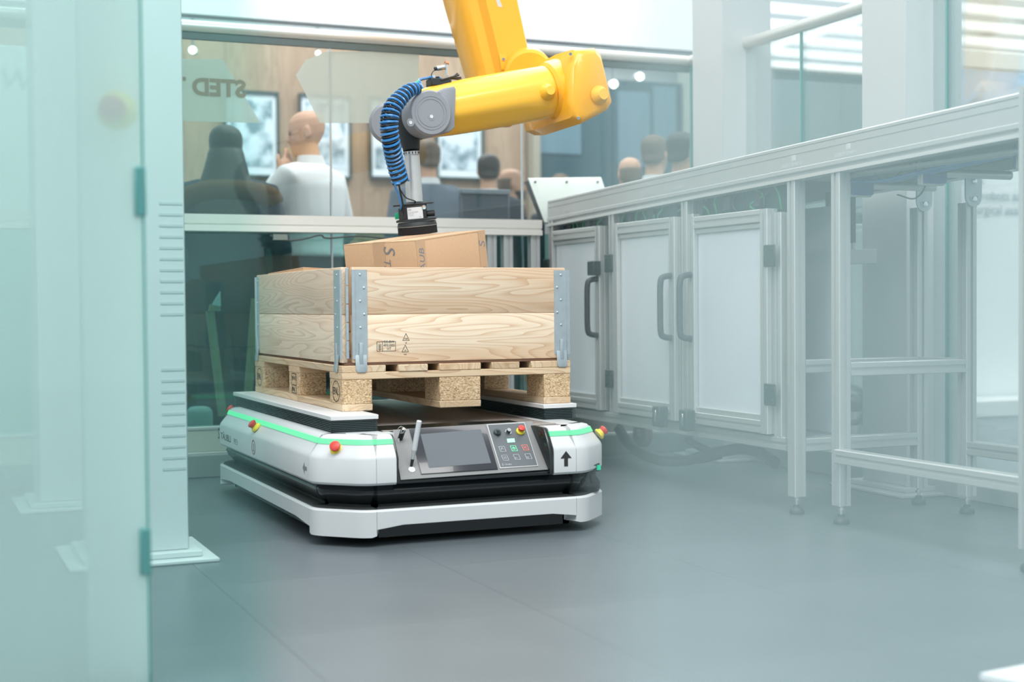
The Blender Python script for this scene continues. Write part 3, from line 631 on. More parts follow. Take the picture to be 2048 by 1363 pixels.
# upper arm: folded box casting leaning up to the left, behind the forearm
YU = YA + .30
def uring(pxc, py, w, dep):
    c = PY(pxc, py, YU); x0 = c.x - w/2; x1 = c.x + w/2; z = c.z
    q = [(x0+.012, 0), (x1-.012, 0), (x1, .02), (x1, dep*.9), (x1-.03, dep), (x0-.03, dep), (x0-.07, dep*.8), (x0-.07, dep*.28), (x0-.045, dep*.16), (x0-.008, .035)]
    return [Vector((a, YU+b2, z)) for a, b2 in q]
ua = obj('upper_arm', ringtube(B(), [uring(1040, 165, .15, .25), uring(1035, 140, .155, .26), uring(1003, 0, .162, .30), uring(960, -190, .17, .32), uring(920, -360, .17, .32)]), ORANGE, ra)
obj('elbow_joint', cyl(B(), arm(1060, 150, .22), arm(1052, 148, .36), .10, .11, n=36, bev=.012), ORANGE, ua)
lb0, lb1 = PY(989, -8, YU), PY(1001, 14, YU)
obj('type_plate', prism(B(), [lb0, lb0+Vector((.016, 0, 0)), lb1+Vector((.008, 0, 0)), lb1-Vector((.010, 0, 0))], (0, -.001, 0)), mat('plate_grey', (.62, .62, .62), .4), ua)
obj('bolt', cyl(B(), PY(1007, 118, YU), PY(1007, 118, YU-.012), .006, n=12), CHROME, ua)
obj('ridge', prism(B(), [PY(997, 108, YU), PY(1012, 110, YU), PY(1017, 138, YU), PY(1002, 140, YU)], (0, -.006, 0), bev=.002), ORANGE, ua)
shp = PY(905, -430, YU+.15)
obj('shoulder', cyl(B(), shp-Y_*.25, shp+Y_*.2, .17, n=36, bev=.02), ORANGE, ra)
obj('arm_base', box(B(), shp.x-.2, shp.x+.2, shp.y-.2, shp.y+.2, shp.z+.12, 3.3, .03), ORANGE, ra)
obj('ceiling_mount', box(B(), shp.x-.09, shp.x+.09, shp.y-.09, shp.y+.09, 3.28, 5.2, .005), ALU, ra)
# wrist
WC = arm(839, 234)
gw = obj('wrist_housing', ringtube(B(), [[WC + Vector((math.cos(a)*r, y, math.sin(a)*r*1.04)) for a in [2*PI*i/40 for i in range(40)]] for y, r in ((-.120, .076), (-.125, .074), (-.125, .001))][::-1] + [[WC + Vector((math.cos(a)*.080, y, math.sin(a)*.083)) for a in [2*PI*i/40 for i in range(40)]] for y in (-.115, -.03)]), GREYC, ra)
fork = [arm(842, 196, 0), arm(868, 184, 0), arm(889, 180, 0), arm(893, 186, 0), arm(890, 262, 0), arm(880, 270, 0), arm(845, 278, 0)]
obj('wrist_fork', prism(B(), [p - Y_*.104 for p in fork], (0, .15, 0), bev=.008), GREYC, gw)
obj('fork_boss', cyl(B(), arm(876, 190, -.104), arm(876, 190, -.118), .013, n=18, bev=.002), GREYC, gw)
obj('bolt', cyl(B(), arm(876, 190, -.116), arm(876, 190, -.122), .006, n=12), CHROME, gw)
wcf = WC - Y_*.125
bm = B()
for rr in (.060, .050):
    prs = [[wcf + Vector((math.cos(a)*(rr+q), -h, math.sin(a)*(rr+q))) for q, h in ((-.0016, 0), (-.0016, .0016), (.0016, .0016), (.0016, 0))] for a in [2*PI*i/40 for i in range(41)]]
    ringtube(bm, prs)
obj('cover_rim', bm, GREYC, gw)
for a, b2 in ((821, 245), (863, 233)):
    bb = obj('cover_boss', lathe(B(), arm(a, b2, -.123), (0, -1, 0), [(0, .015), (.003, .014), (.003, .001)], 18), GREYC, gw); obj('bolt', lathe(B(), arm(a, b2, -.126), (0, -1, 0), [(0, .0065), (.002, .006), (.002, .0028), (.0005, .001)], 14), PAPER, bb)
w2 = arm(776, 248, .14)
obj('wrist_motor_cover', cyl(B(), w2-Vector((.015, .05, 0)), w2+Vector((.06, .07, .0)), .078, .084, n=36, bev=.014), GREYC, gw)
tt, tb = arm(823, 303), arm(829, 404)
obj('wrist_link', ringtube(B(), [octring(arm(816, 215), .035, .05, 1), octring(arm(818, 262), .042, .05, 1), octring(arm(823, 300), .032, .032, 1)][::1]) if False else cyl(B(), arm(812, 215, .02), tt+Z_*.004, .052, .031, n=28), BLACKM, ra)
tv = (tt-tb).normalized()
st = obj('gripper_tube', lathe(B(), tb, tv, [(0, .0315), (.17, .0285), (.1705, .0295), ((tt-tb).length-.012, .0275), ((tt-tb).length-.0118, .0285), ((tt-tb).length, .028)], 32), ALUT, ra)
bm = B()
for i in range(14):
    a = 2*PI*i/14; _, xx, yy = frame_of(tv); c = tb + tv*((tt-tb).length-.006) + xx*.0285*math.cos(a) + yy*.0285*math.sin(a); cyl(bm, c-tv*.004, c+tv*.004, .002, n=6)
o = obj('tube_screws', bm, BLACKM, st); o['kind'] = 'stuff'
# suction gripper
E1 = (RV - TN*RV.dot(TN)).normalized(); E2 = TN.cross(E1)
def T(a, b2, c): return TO_ + E1*a + E2*b2 + TN*c
def tbox(bm, a0, a1, b0, b1, c0, c1, bev=.0015):
    return prism(bm, [T(a0, b0, c0), T(a1, b0, c0), T(a1, b1, c0), T(a0, b1, c0)], TN*(c1-c0), bev=bev)
gp = obj('suction_gripper', tbox(B(), -.053, .040, -.04, .04, .056, .107), BLACKM, ra, label='black vacuum gripper body with rating plate')
obj('foam_pad', cyl(B(), T(0, 0, .001), T(0, 0, .030), .073, .072, n=40, bev=.001), FOAM, gp)
obj('gripper_disc', cyl(B(), T(0, 0, .030), T(0, 0, .046), .073, .070, n=40, bev=.001), BLACKM, gp)
obj('disc_rim', cyl(B(), T(0, 0, .0295), T(0, 0, .0312), .0738, n=40), mat('rim_grey', (.35, .33, .3), .4), gp)
obj('lower_plate', tbox(B(), -.072, .072, -.045, .045, .049, .057), BLACKM, gp)
obj('upper_plate', tbox(B(), -.078, .067, -.04, .04, .108, .114), BLACKM, gp)
rp_ = obj('rating_plate', tbox(B(), -.028, .028, -.0412, -.040, .058, .100, 0), PAPER, gp)
for i, (s, z, h) in enumerate((('AIR', .089, .008), ('VACUUM GRIPPER', .081, .0045), ('TYPE  24V', .075, .0045), ('P 0.6 MPa', .069, .0045), ('CE', .061, .006))):
    text('plate_text', s, h, T(-.025 + (.038 if s == 'CE' else 0), -.0412, z), E1, TN, INKG, rp_)
obj('muffler', cyl(B(), T(.040, -.01, .072), T(.070, -.01, .072), .011, n=18, bev=.002), BLACKM, gp)
for a, b2 in ((.034, .097), (-.050, .097), (-.050, .066)): obj('fitting', lathe(B(), T(a, -.040, b2), -E2, [(0, .008), (.004, .008), (.004, .004), (.002, .001)], 16), PLASTIC if a < 0 else CHROME, gp)
obj('valve_block', tbox(B(), -.076, -.055, -.03, .03, .062, .084), GREEN, gp)
obj('valve_top', tbox(B(), -.06, -.044, -.046, -.03, .055, .10), BLACKM, gp)
# spiral hoses
HP = spline([arm(838, 176, -.11), arm(820, 180, -.13), arm(800, 197, -.145), (arm(783, 221, -.155)), arm(778, 250, -.155), arm(782, 285, -.14), arm(789, 320, -.10), arm(797, 350, -.08), arm(801, 364, -.07)], 60)
def coil(turns, ph, r, rr, m, nm):
    cum = [0]
    for a, b2 in zip(HP, HP[1:]): cum.append(cum[-1] + (b2-a).length)
    N = int(turns*16); P = []
    for i in range(N+1):
        t = i/N; s_ = t*cum[-1]; k = min(range(len(cum)), key=lambda q: abs(cum[q]-s_)) if i % 1 == 0 else 0
        k = max(1, min(len(HP)-2, k)); d = (HP[k+1]-HP[k-1]).normalized(); x = (RV - d*RV.dot(d)); x = x.normalized() if x.length > .2 else Z_; y = d.cross(x)
        A = 2*PI*turns*t + ph; q = rr*(.55+.45*min(1, t*3))*(1 - .06*t)
        f = (s_-cum[k]); P.append(HP[k] + d*f + x*q*math.cos(A) + y*q*math.sin(A))
    return obj(nm, tube(B(), P, r, 7), m, ra)
bh = coil(24, 0, .0045, .031, BLUEH, 'spiral_hose'); coil(24, PI, .0032, .030, BLACKM, 'spiral_hose')
obj('hose_end', tube(B(), spline([arm(801, 366, -.10), arm(790, 370, -.09), arm(797, 390, -.07), arm(802, 410, -.05), T(-.055, -.03, .09)], 6), .0042, 8), BLUEH, ra)
obj('hose_end', tube(B(), spline([arm(797, 366, -.08), arm(802, 390, -.06), arm(806, 412, -.04), T(-.048, -.035, .07)], 6), .0036, 8), BLACKM, ra)
obj('sensor_cable', tube(B(), spline([arm(801, 380, -.07), arm(812, 395, -.06), arm(830, 402, -.05), T(-.0, -.03, .114)], 6), .0022, 7), BLACKM, ra)
obj('air_hose', tube(B(), spline([arm(838, 178, -.10), arm(842, 168, -.09), arm(838, 160, -.07), arm(852, 156, -.03), arm(868, 154, 0), arm(880, 156, .01)], 6), .0048, 8), BLUEH, ra)
obj('air_hose', tube(B(), spline([arm(828, 172, -.11), arm(834, 164, -.08), arm(850, 158, -.02), arm(878, 154, .0)], 6), .003, 8), BLACKM, ra)
obj('hose_clip', cyl(B(), arm(830, 170, -.10), arm(836, 163, -.08), .0055, n=10), GREEN, ra)
obj('hose_clip', box(B(), *[v for p in [arm(815, 178, -.13)] for v in (p.x-.007, p.x+.007, p.y-.006, p.y+.006, p.z-.005, p.z+.006)]), RED, ra)
cb2 = obj('connector', cyl(B(), arm(873, 137, 0), arm(889, 134, 0), .0095, n=16, bev=.001), CHROME, ra)
obj('connector_elbow', cyl(B(), arm(893, 127, 0), arm(895, 152, 0), .0085, .006, n=14), CHROME, cb2); obj('connector_cap', cyl(B(), arm(890, 127, 0), arm(896, 127, 0), .009, n=14), mat('copper', (.6, .25, .12), .4, metal=.6), cb2); obj('connector_nose', cyl(B(), arm(869, 138, 0), arm(874, 137, 0), .007, n=14), BLACKM, cb2)
obj('connector_cable', tube(B(), spline([arm(870, 139, 0), arm(864, 146, 0), arm(862, 154, 0)], 6), .0018, 6), BLACKM, cb2)
obj('manifold', box(B(), *[v for p in [arm(880, 162, 0)] for v in (p.x-.045, p.x+.035, p.y-.03, p.y+.03, p.z-.022, p.z+.006)], bev=.003), BLACKM, ra)
for k, (a, b2) in enumerate(((918, 150), (922, 155), (924, 159), (915, 147))): obj('cable_tail', tube(B(), spline([arm(882, 160, -.03+k*.015), arm(900, 155+k, -.03+k*.015), arm(a, b2, -.03+k*.02)], 6), .0035, 7), BLACKM, ra)
obj('manifold_fitting', cyl(B(), arm(868, 150, -.02), arm(868, 168, -.02), .006, n=12), CHROME, ra)
# ------------------------------------------------------------------ control cabinet under the conveyor
CX = 2.735
cab = thing('control_cabinet', 'aluminium framed cabinet with three pale doors under the conveyor', 'cabinet', (CX+.26, 4.93, .2))
hw = .0225
posts = [5.872, 5.27, 4.668]
for y in posts:
    for x in (CX+hw, 3.0): obj('post', prof(B(), 'z', .255, 1.10 if x < 2.9 else 1.05, x, y), ALU, cab, smooth=False)
obj('post', prof(B(), 'z', .255, 1.05, CX+hw, 4.668-.045), ALU, cab, smooth=False); obj('post', prof(B(), 'z', .255, 1.05, CX+hw, 5.27-.045), ALU, cab, smooth=False)
obj('post', prof(B(), 'z', .255, 1.02, CX+hw, 4.045), ALU, cab, smooth=False)
for x in (CX+hw, 3.0): obj('bottom_rail', prof(B(), 'y', 4.0, 5.895, x, .2325), ALU, cab, smooth=False)
obj('floor_panel', box(B(), CX+.045, 2.99, 4.02, 5.87, .24, .25), BGREY, cab, smooth=False)
obj('back_panel', box(B(), 2.99, 3.0, 4.02, 5.87, .25, 1.05), BGREY, cab, smooth=False)
hng = mat('hinge_black', (.03, .05, .05), .45)
def door(y0, y1, z0, z1, hy, handle):
    bm = B(); d = obj('door', box(B(), CX-.004, CX+.004, y0+.03, y1-.03, z0+.03, z1-.03), BGREY, cab, smooth=False)
    for yy in (y0+.0225, y1-.0225): obj('door_stile', prof(B(), 'z', z0, z1, CX-.0015, yy), ALU, d, smooth=False)
    for z in (z0+.0225, z1-.0225): obj('door_rail', prof(B(), 'y', y0+.045, y1-.045, CX-.0015, z), ALU, d, smooth=False)
    for z in (z0+.045, z1-.045-.02): obj('panel_bead', box(B(), CX-.014, CX-.003, y0+.045, y1-.045, z, z+.02, .003), ALU, d, smooth=False)
    for z in (z0+.10, z1-.20):
        h = box(B(), CX-.030, CX-.024, hy-.035, hy+.035, z, z+.075, .003); 
        for a in (-.02, .02):
            for c in (.018, .057): lathe(h, (CX-.030, hy+a, z+c), -X_, [(0, .006), (.002, .005), (.002, .001)], 10)
        obj('hinge', h, hng, d)
    if handle:
        p = spline([(CX-.02, handle, .82), (CX-.055, handle+.0, .815), (CX-.070, handle, .795), (CX-.072, handle, .70), (CX-.070, handle, .605), (CX-.055, handle, .585), (CX-.02, handle, .58)], 5)
        obj('handle', tube(B(), p, .012, 10), mat('handle_dark', (.04, .05, .055), .5), d)
    return d
door(5.33, 5.845, .262, 1.045, 5.86, 5.352)
door(4.70, 5.215, .262, 1.045, 5.24, 4.725)
door(4.07, 4.60, .262, 1.035, 4.05, 4.578)
for y in (4.78, 4.575): 
    lt = obj('latch', box(B(), CX-.065, CX-.024, y-.028, y+.028, .235, .315, .004), hng, cab); obj('latch_tongue', box(B(), CX-.068, CX-.062, y-.006, y+.006, .255, .30, .001), CHROME, lt)
obj('switch_block', box(B(), CX-.06, CX-.024, 5.315, 5.375, .835, .895, .003), hng, cab)
wp = obj('wiring_panel', box(B(), CX+.06, CX+.07, 4.06, 5.86, 1.03, 1.135), mat('dark_green_panel', (.04, .10, .10), .5), cab, smooth=False)
for k in range(26):
    y = 4.1 + k*.067; P = [(CX+.045, y+random.uniform(-.02, .02), 1.035), (CX+.035, y+random.uniform(-.03, .03), 1.06), (CX+.04, y+random.uniform(-.05, .05), 1.09), (CX+.05, y+random.uniform(-.05, .05), 1.12)]
    obj('cable', tube(B(), spline(P, 5), .004, 6), random.choice([GREENW, GREENW, PLASTIC]), wp)
for k in range(9): 
    y = 4.2+k*.19; obj('terminal_block', box(B(), CX+.03, CX+.06, y, y+random.uniform(.03, .06), 1.05, 1.10, .002), PLASTIC, wp)
# ------------------------------------------------------------------ sloping conveyor on legs
def zt(y): return 1.267 - .0252*(y-2.9)
cv = thing('conveyor', 'long silver aluminium conveyor on slotted legs sloping along the right side', 'conveyor', (3.0, 3.9, 0))
SEC = [(.0, -.004), (.0, -.012), (.004, -.013), (.004, -.0155), (.0, -.016), (.0, -.034), (.003, -.035), (.003, -.038), (.0, -.039), (.0, -.080), (-.002, -.082), (-.002, -.094), (.004, -.096), (.012, -.098), (.012, -.107), (-.006, -.109), (-.008, -.121), (.045, -.121), (.045, 0), (.003, 0)]
def beam(x, s, y0, y1): 
    return prism(B(), [(x+s*a, y0, zt(y0)+b2) for a, b2 in SEC], (0, y1-y0, zt(y1)-zt(y0)))
fb = obj('side_beam', beam(CX, 1, 1.6, 5.90), ALU, cv, smooth=False); obj('side_beam', beam(3.30, -1, 1.6, 5.90), ALU, cv, smooth=False)
bt = prism(B(), [(CX+.045, 1.6, zt(1.6)-.012), (3.255, 1.6, zt(1.6)-.012), (3.255, 1.6, zt(1.6)-.016), (CX+.045, 1.6, zt(1.6)-.016)], (0, 4.3, zt(5.9)-zt(1.6)))
obj('belt', bt, BLACKM, cv, smooth=False)
def leg(x, y, top): 
    l = obj('leg', prof(B(), 'z', .060, top, x, y), ALU, cv, smooth=False)
    f = obj('levelling_foot', lathe(B(), (x, y, 0), Z_, [(0, .001), (0, .024), (.008, .026), (.018, .022), (.024, .012), (.03, .011), (.034, .001)], 20), PLASTIC, l)
    obj('spindle', lathe(B(), (x, y, .024), Z_, [(0, .006), (.018, .006), (.018, .011), (.026, .011), (.026, .006), (.038, .006)], 14), CHROME, l)
    return l
yB, yA, yN = 3.72, 3.965, 2.895
leg(CX+hw, yB, zt(yB)-.12); leg(CX+hw, yA, zt(yA)-.12); leg(3.27, yB, 1.04); leg(3.27, yA, 1.04); leg(CX-.024, 2.844, zt(yN)+.005); leg(3.27, yN, 1.10)
for y in (yB, yA): obj('cross_rail', prof(B(), 'x', CX+.045, 3.2475, y, .4975), ALU, cv, smooth=False)
obj('cross_rail', prof(B(), 'x', CX+.045, 3.2475, yA, .2325), ALU, cv, smooth=False)
for x in (CX+hw, 3.27): obj('lower_rail', prof(B(), 'y', yN+.0225 if x > 3 else 2.8665, yB-.0225, x if x > 3 else CX+.0, .2225), ALU, cv, smooth=False)
obj('lower_rail', prof(B(), 'y', yB+.0225, yA-.0225, 3.27, .4975), ALU, cv, smooth=False)
for y in (yB, yA, yN):
    z = 1.155; P = [(3.236, y-.034, z), (3.236, y+.034, z)] + [(3.236, y+.034*math.cos(a), 1.06-.034*math.sin(a)) for a in [i*PI/10 for i in range(11)]]
    P = [(3.27 + b_, y-.026, c_) for (a_, b_, c_) in [(0, (p[1]-y), p[2]) for p in P]]
    k = obj('bracket', prism(B(), P, (0, -.006, 0)), ZINC, cv)
    bm = tube(B(), [(3.27+.018*math.cos(a), y-.0325, 1.065+.018*math.sin(a)*1.2) for a in [PI*1.08 + i*PI*.84/8 for i in range(9)]], .003, 6); obj('bracket_slot', bm, PAPER, k)
    for zz_ in (1.05, 1.11): obj('bolt', lathe(B(), (3.27, y-.032, zz_), -Y_, [(0, .011), (.006, .010), (.007, .005), (.007, .001)], 6), CHROME, k)
for y, nm in ((3.86, 1), (3.50, 1), (3.08, 1)):
    mm_ = obj('drive_motor', box(B(), CX+.16, CX+.24, y-.03, y+.03, zt(y)-.175, zt(y)-.105, .004), mat('motor_blue', (.04, .10, .36), .4), cv); obj('motor_clamp', box(B(), CX+.155, CX+.245, y-.012, y+.012, zt(y)-.18, zt(y)-.10, .003), ALUT, mm_)
    obj('roller', cyl(B(), (CX+.25, y, zt(y)-.14), (3.25, y, zt(y)-.14), .014, n=16), ALUT, cv)
obj('cable_tray', box(B(), CX+.05, CX+.10, 2.2, 3.9, 1.115, 1.125), ALUD, cv, smooth=False)
for k in range(4): obj('cable', tube(B(), spline([(CX+.12+.03*k, 3.95-.1*k, 1.13), (CX+.13+.03*k, 3.7, 1.10), (CX+.11+.03*k, 3.4, 1.11), (CX+.12+.03*k, 3.0, 1.135)], 6), .004, 6), random.choice([PLASTIC, BLUEH]), cv)
obj('cable_loop', tube(B(), spline([(CX+.2, 3.6, 1.15), (CX+.26, 3.6, 1.09), (CX+.22, 3.6, 1.04), (CX+.15, 3.6, 1.05)], 6), .0025, 6), BLACKM, cv)
def lettering(y, h=.0):
    z = zt(y); d = Vector((0, -1, .0252)).normalized(); n_ = Vector((0, .0252, 1)).normalized()
    text('lettering', 'ROBOTUNITS', .017, (CX-.0003, y+.062, z-.075), d, n_, PAPER, fb, squash=1.1)
    bm = B()
    for k in range(3): prism(bm, [Vector((CX-.0003, y, z-.055))+d*(.008*k), Vector((CX-.0003, y, z-.055))+d*(.008*k+.006), Vector((CX-.0003, y, z-.055))+d*(.008*k+.006)+n_*.018, Vector((CX-.0003, y, z-.055))+d*(.008*k)+n_*.018], (-.0004, 0, 0))
    obj('emblem', bm, PAPER, fb)
for y in (3.955, 3.66): lettering(y)
for y in (4.75, 5.75): 
    text('lettering', 'ROBOTUNITS', .014, (CX-.0003, y, zt(y)-.07), Vector((0, -1, .0252)), Vector((0, .0252, 1)), PAPER, fb)
text('lettering', 'ROBOTUNITS ROBOTUNITS', .010, (CX+.0115, 3.90, zt(3.9)-.106), Vector((0, -1, .0252)), Vector((0, .0252, 1)), PAPER, fb)
# hoses and reel under the cabinet
def hose(nm, pts, r, m, label): o = obj(nm, tube(B(), spline(pts, 8), r, 10), m); tag(o, label, 'hose', None); return o
hose('cable_hose', [PX(1238, 858, 3.0), PX(1262, 892, 2.95), PX(1310, 918, 2.92), PX(1370, 921, 2.9), PX(1430, 905, 2.88), PX(1500, 898, 2.86), PX(1550, 925, 2.84)], .022, PLASTIC, 'thick dark hose curving over the floor under the cabinet')
hose('cable_hose', [PX(1240, 850, 3.05), PX(1275, 905, 3.0), PX(1330, 922, 2.97), PX(1390, 922, 2.95), PX(1440, 912, 2.93)], .012, BLACKM, 'thin black cable sagging beside the thick hose under the cabinet')
hose('cable_hose', [PX(1375, 880, 2.92), PX(1400, 893, 2.90), PX(1425, 905, 2.90)], .016, PLASTIC, 'short dark hose dropping diagonally from the cabinet bottom')
rl = thing('cable_reel', 'reddish brown cable reel disc under the cabinet with a pale label', 'reel', tuple(PX(1278, 865, 3.05)))
rc = PX(1278, 866, 3.05); obj('reel_disc', cyl(B(), rc, rc+X_*.04, .062, n=30, bev=.004), mat('reel_brown', (.20, .09, .07), .5), rl); obj('reel_label', box(B(), rc.x-.002, rc.x, rc.y-.012, rc.y+.012, rc.z-.014, rc.z+.016), mat('reel_green', (.45, .62, .4), .5), rl)
# switch cabinet behind the legs
q0 = PD_ = None
sc2 = thing('equipment_cabinet', 'pale grey equipment cabinet standing on a dark base behind the conveyor legs', 'cabinet', (3.84, 5.08, 0))
obj('body', box(B(), 3.72, 3.96, 4.99, 5.17, .31, 1.05, .006), mat('cabinet_pale', (.62, .70, .70), .5), sc2); obj('base_frame', box(B(), 3.715, 3.965, 4.985, 5.175, .24, .31, .004), PLASTIC, sc2)
obj('cabinet_door', box(B(), 3.74, 3.94, 4.982, 4.99, .34, 1.02, .002), mat('cabinet_door', (.68, .75, .75), .5), sc2)
for x in (3.745, 3.935):
    for y in (5.01, 5.145): obj('leg', prof(B(), 'z', .0, .27, x, y), ALU, sc2, smooth=False)
obj('cabinet_hose', tube(B(), spline([PY(1690, 768, 4.94), PY(1722, 785, 4.94), PY(1733, 820, 4.94), PY(1715, 842, 4.94), PY(1690, 846, 4.94)], 8), .013, 10), PLASTIC, sc2)
rt = thing('router', 'white wireless router box with three black aerials between the conveyor legs', 'router', tuple(PY(1710, 527, 4.35)))
r0, r1 = PY(1648, 527, 4.35), PY(1772, 498, 4.35)
obj('body', box(B(), r0.x, r1.x, 4.35, 4.40, r0.z, r1.z, .003), PAPER, rt)
for px in (1657, 1706, 1757):
    a = PY(px, 497, 4.37); b2 = PY(px+1, 384, 4.37); an = obj('aerial', box(B(), a.x-.010, a.x+.010, 4.362, 4.378, a.z+.02, b2.z, .004), PLASTIC, rt); obj('aerial_joint', cyl(B(), a-Z_*.002, a+Z_*.022, .007, n=12), ALUT, an)
# ------------------------------------------------------------------ glass fence at the back and along the right
FY = 5.95; FX = 3.52
fence = thing('glass_fence', 'glass safety fence with round steel handrail running behind the robot', 'fence', (1.7, FY, 0))
for x in (-1.01, -.10, .81, 1.72, 2.63):
    obj('glass_pane', box(B(), x+.004, x+.906, FY-.005, FY+.005, 1.08, 1.86), GLASSC, fence, smooth=False)
    obj('lower_glass', box(B(), x+.004, x+.906, FY-.005, FY+.005, .21, 1.04), GLASSD, fence, smooth=False)
    obj('joint_strip', box(B(), x-.0035, x+.0035, FY-.006, FY+.006, .21, 1.86), mat('joint_steel', (.55, .6, .62), .3, metal=.7) if x == -1.01 else bpy.data.materials['joint_steel'], fence, smooth=False)
obj('handrail', cyl(B(), (-1.2, FY, 1.885), (3.52, FY, 1.885), .026, n=24), mat('handrail_satin', (.74, .73, .69), .35, metal=.5), fence)
obj('rail_channel', box(B(), -1.2, 3.52, FY-.012, FY+.012, 1.832, 1.858), mat('channel_dark', (.12, .16, .16), .4), fence, smooth=False)
obj('bottom_beam', box(B(), -1.2, 3.5, FY-.05, FY+.05, .0, .095, .003), mat('beam_grey', (.24, .29, .29), .5), fence, smooth=False)
obj('kick_panel', box(B(), -1.2, 3.5, FY-.03, FY+.03, .105, .20, .003), mat('kick_beige', (.50, .53, .47), .5), fence, smooth=False)
obj('kick_lip', box(B(), -1.2, 3.5, FY-.035, FY+.03, .092, .105, .002), ALU, fence, smooth=False); obj('kick_lip', box(B(), -1.2, 3.5, FY-.035, FY+.03, .198, .212, .002), ALU, fence, smooth=False)
fr_ = thing('barrier_rail', 'wide silver aluminium rail at waist height in front of the glass fence', 'rail', (1.8, 5.86, 0))
obj('rail', prism(B(), [(-1.2, 5.84, 1.098), (-1.2, 5.842, 1.06), (-1.2, 5.85, 1.058), (-1.2, 5.85, 1.052), (-1.2, 5.838, 1.05), (-1.2, 5.838, 1.028), (-1.2, 5.925, 1.028), (-1.2, 5.925, 1.10)], (3.88, 0, 0)), mat('satin_rail', (.84, .84, .80), .4, metal=.2), fr_, smooth=False)
for x in (-1.15, 2.44, 2.52, 2.655): obj('post', prof(B(), 'z', .0, 1.03, x, 5.88), ALU, fr_, smooth=False)
obj('cable', tube(B(), spline([PY(x, y, 5.83) for x, y in ((540, 470), (560, 480), (600, 479), (640, 470), (655, 476), (720, 472), (800, 480))], 6), .004, 6), PLASTIC, fr_)
obj('cable_clamp', box(B(), *[v for p in [PY(560, 474, 5.83)] for v in (p.x-.03, p.x+.03, p.y-.01, p.y+.01, p.z-.012, p.z+.012)]), mat('clamp_grey', (.2, .24, .22), .5), fr_)
f2 = thing('glass_fence', 'glass safety fence running toward the camera behind the conveyor, joining the white columns', 'fence', (FX, 4.2, 0))
for y in (5.93, 5.02, 4.11, 3.20, 2.29):
    obj('glass_pane', box(B(), FX-.005, FX+.005, y-.906, y-.004, .1, 1.86), GLASSC, f2, smooth=False)
    obj('joint_strip', box(B(), FX-.006, FX+.006, y-.004, y+.004, .1, 1.86), mat('joint_green', (.10, .38, .36), .3) if y == 5.93 else bpy.data.materials['joint_green'], f2, smooth=False)
obj('handrail', cyl(B(), (FX, 5.95, 1.885), (FX, 1.0, 1.885), .026, n=24), bpy.data.materials['handrail_satin'], f2)
obj('bottom_beam', box(B(), FX-.03, FX+.03, 1.0, 5.92, 0, .1, .003), ALU, f2, smooth=False)
# lit panel mirrored in the rear glass, painted as milky film and lettering
def reflection(pts, nm, label):
    o = obj(nm, prism(B(), [PY(a, b2, FY-.007) for a, b2 in pts], (0, .0012, 0)), REFLM, None, smooth=False); tag(o, label, 'film'); return o
reflection([(592, 150), (612, 120), (648, 104), (838, 100), (838, 246), (640, 246)], 'frosted_film', 'pale slanted frosted film on the fence glass above the bald man')
f1 = reflection([(300, 118), (445, 118), (470, 160), (521, 246), (300, 240)], 'frosted_film', 'pale frosted film with mirrored lettering on the glass beside the left column')
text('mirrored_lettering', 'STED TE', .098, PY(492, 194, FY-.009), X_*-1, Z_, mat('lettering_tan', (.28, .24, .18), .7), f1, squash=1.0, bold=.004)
# tilted operator box behind the rail
tp = [PY(1057, 357, 6.12), PY(1203, 355, 6.12), PY(1232, 440, 6.02), PY(1090, 445, 6.02)]
ob = thing('operator_panel', 'tilted white metal operator box behind the conveyor end', 'panel', tuple(tp[0]))
obj('cover', prism(B(), tp, (.0, .012, .004), bev=.002), mat('panel_white', (.82, .83, .80), .45), ob)
obj('box_body', prism(B(), [tp[0]+Vector((.012, .014, -.008)), tp[1]+Vector((-.01, .014, -.008)), tp[2]+Vector((-.01, .014, 0)), tp[3]+Vector((.012, .014, 0))], (0, .06, 0)), PLASTIC, ob)
obj('stand', box(B(), 2.84, 2.90, 6.12, 6.16, .0, 1.25), ALU, ob)
for a, b2 in ((1070, 364), (1133, 364), (1195, 364), (1083, 400)):
    p = PY(a, b2, 6.10); obj('screw', cyl(B(), p, p-Y_*.006, .006, n=10), INKG, ob)
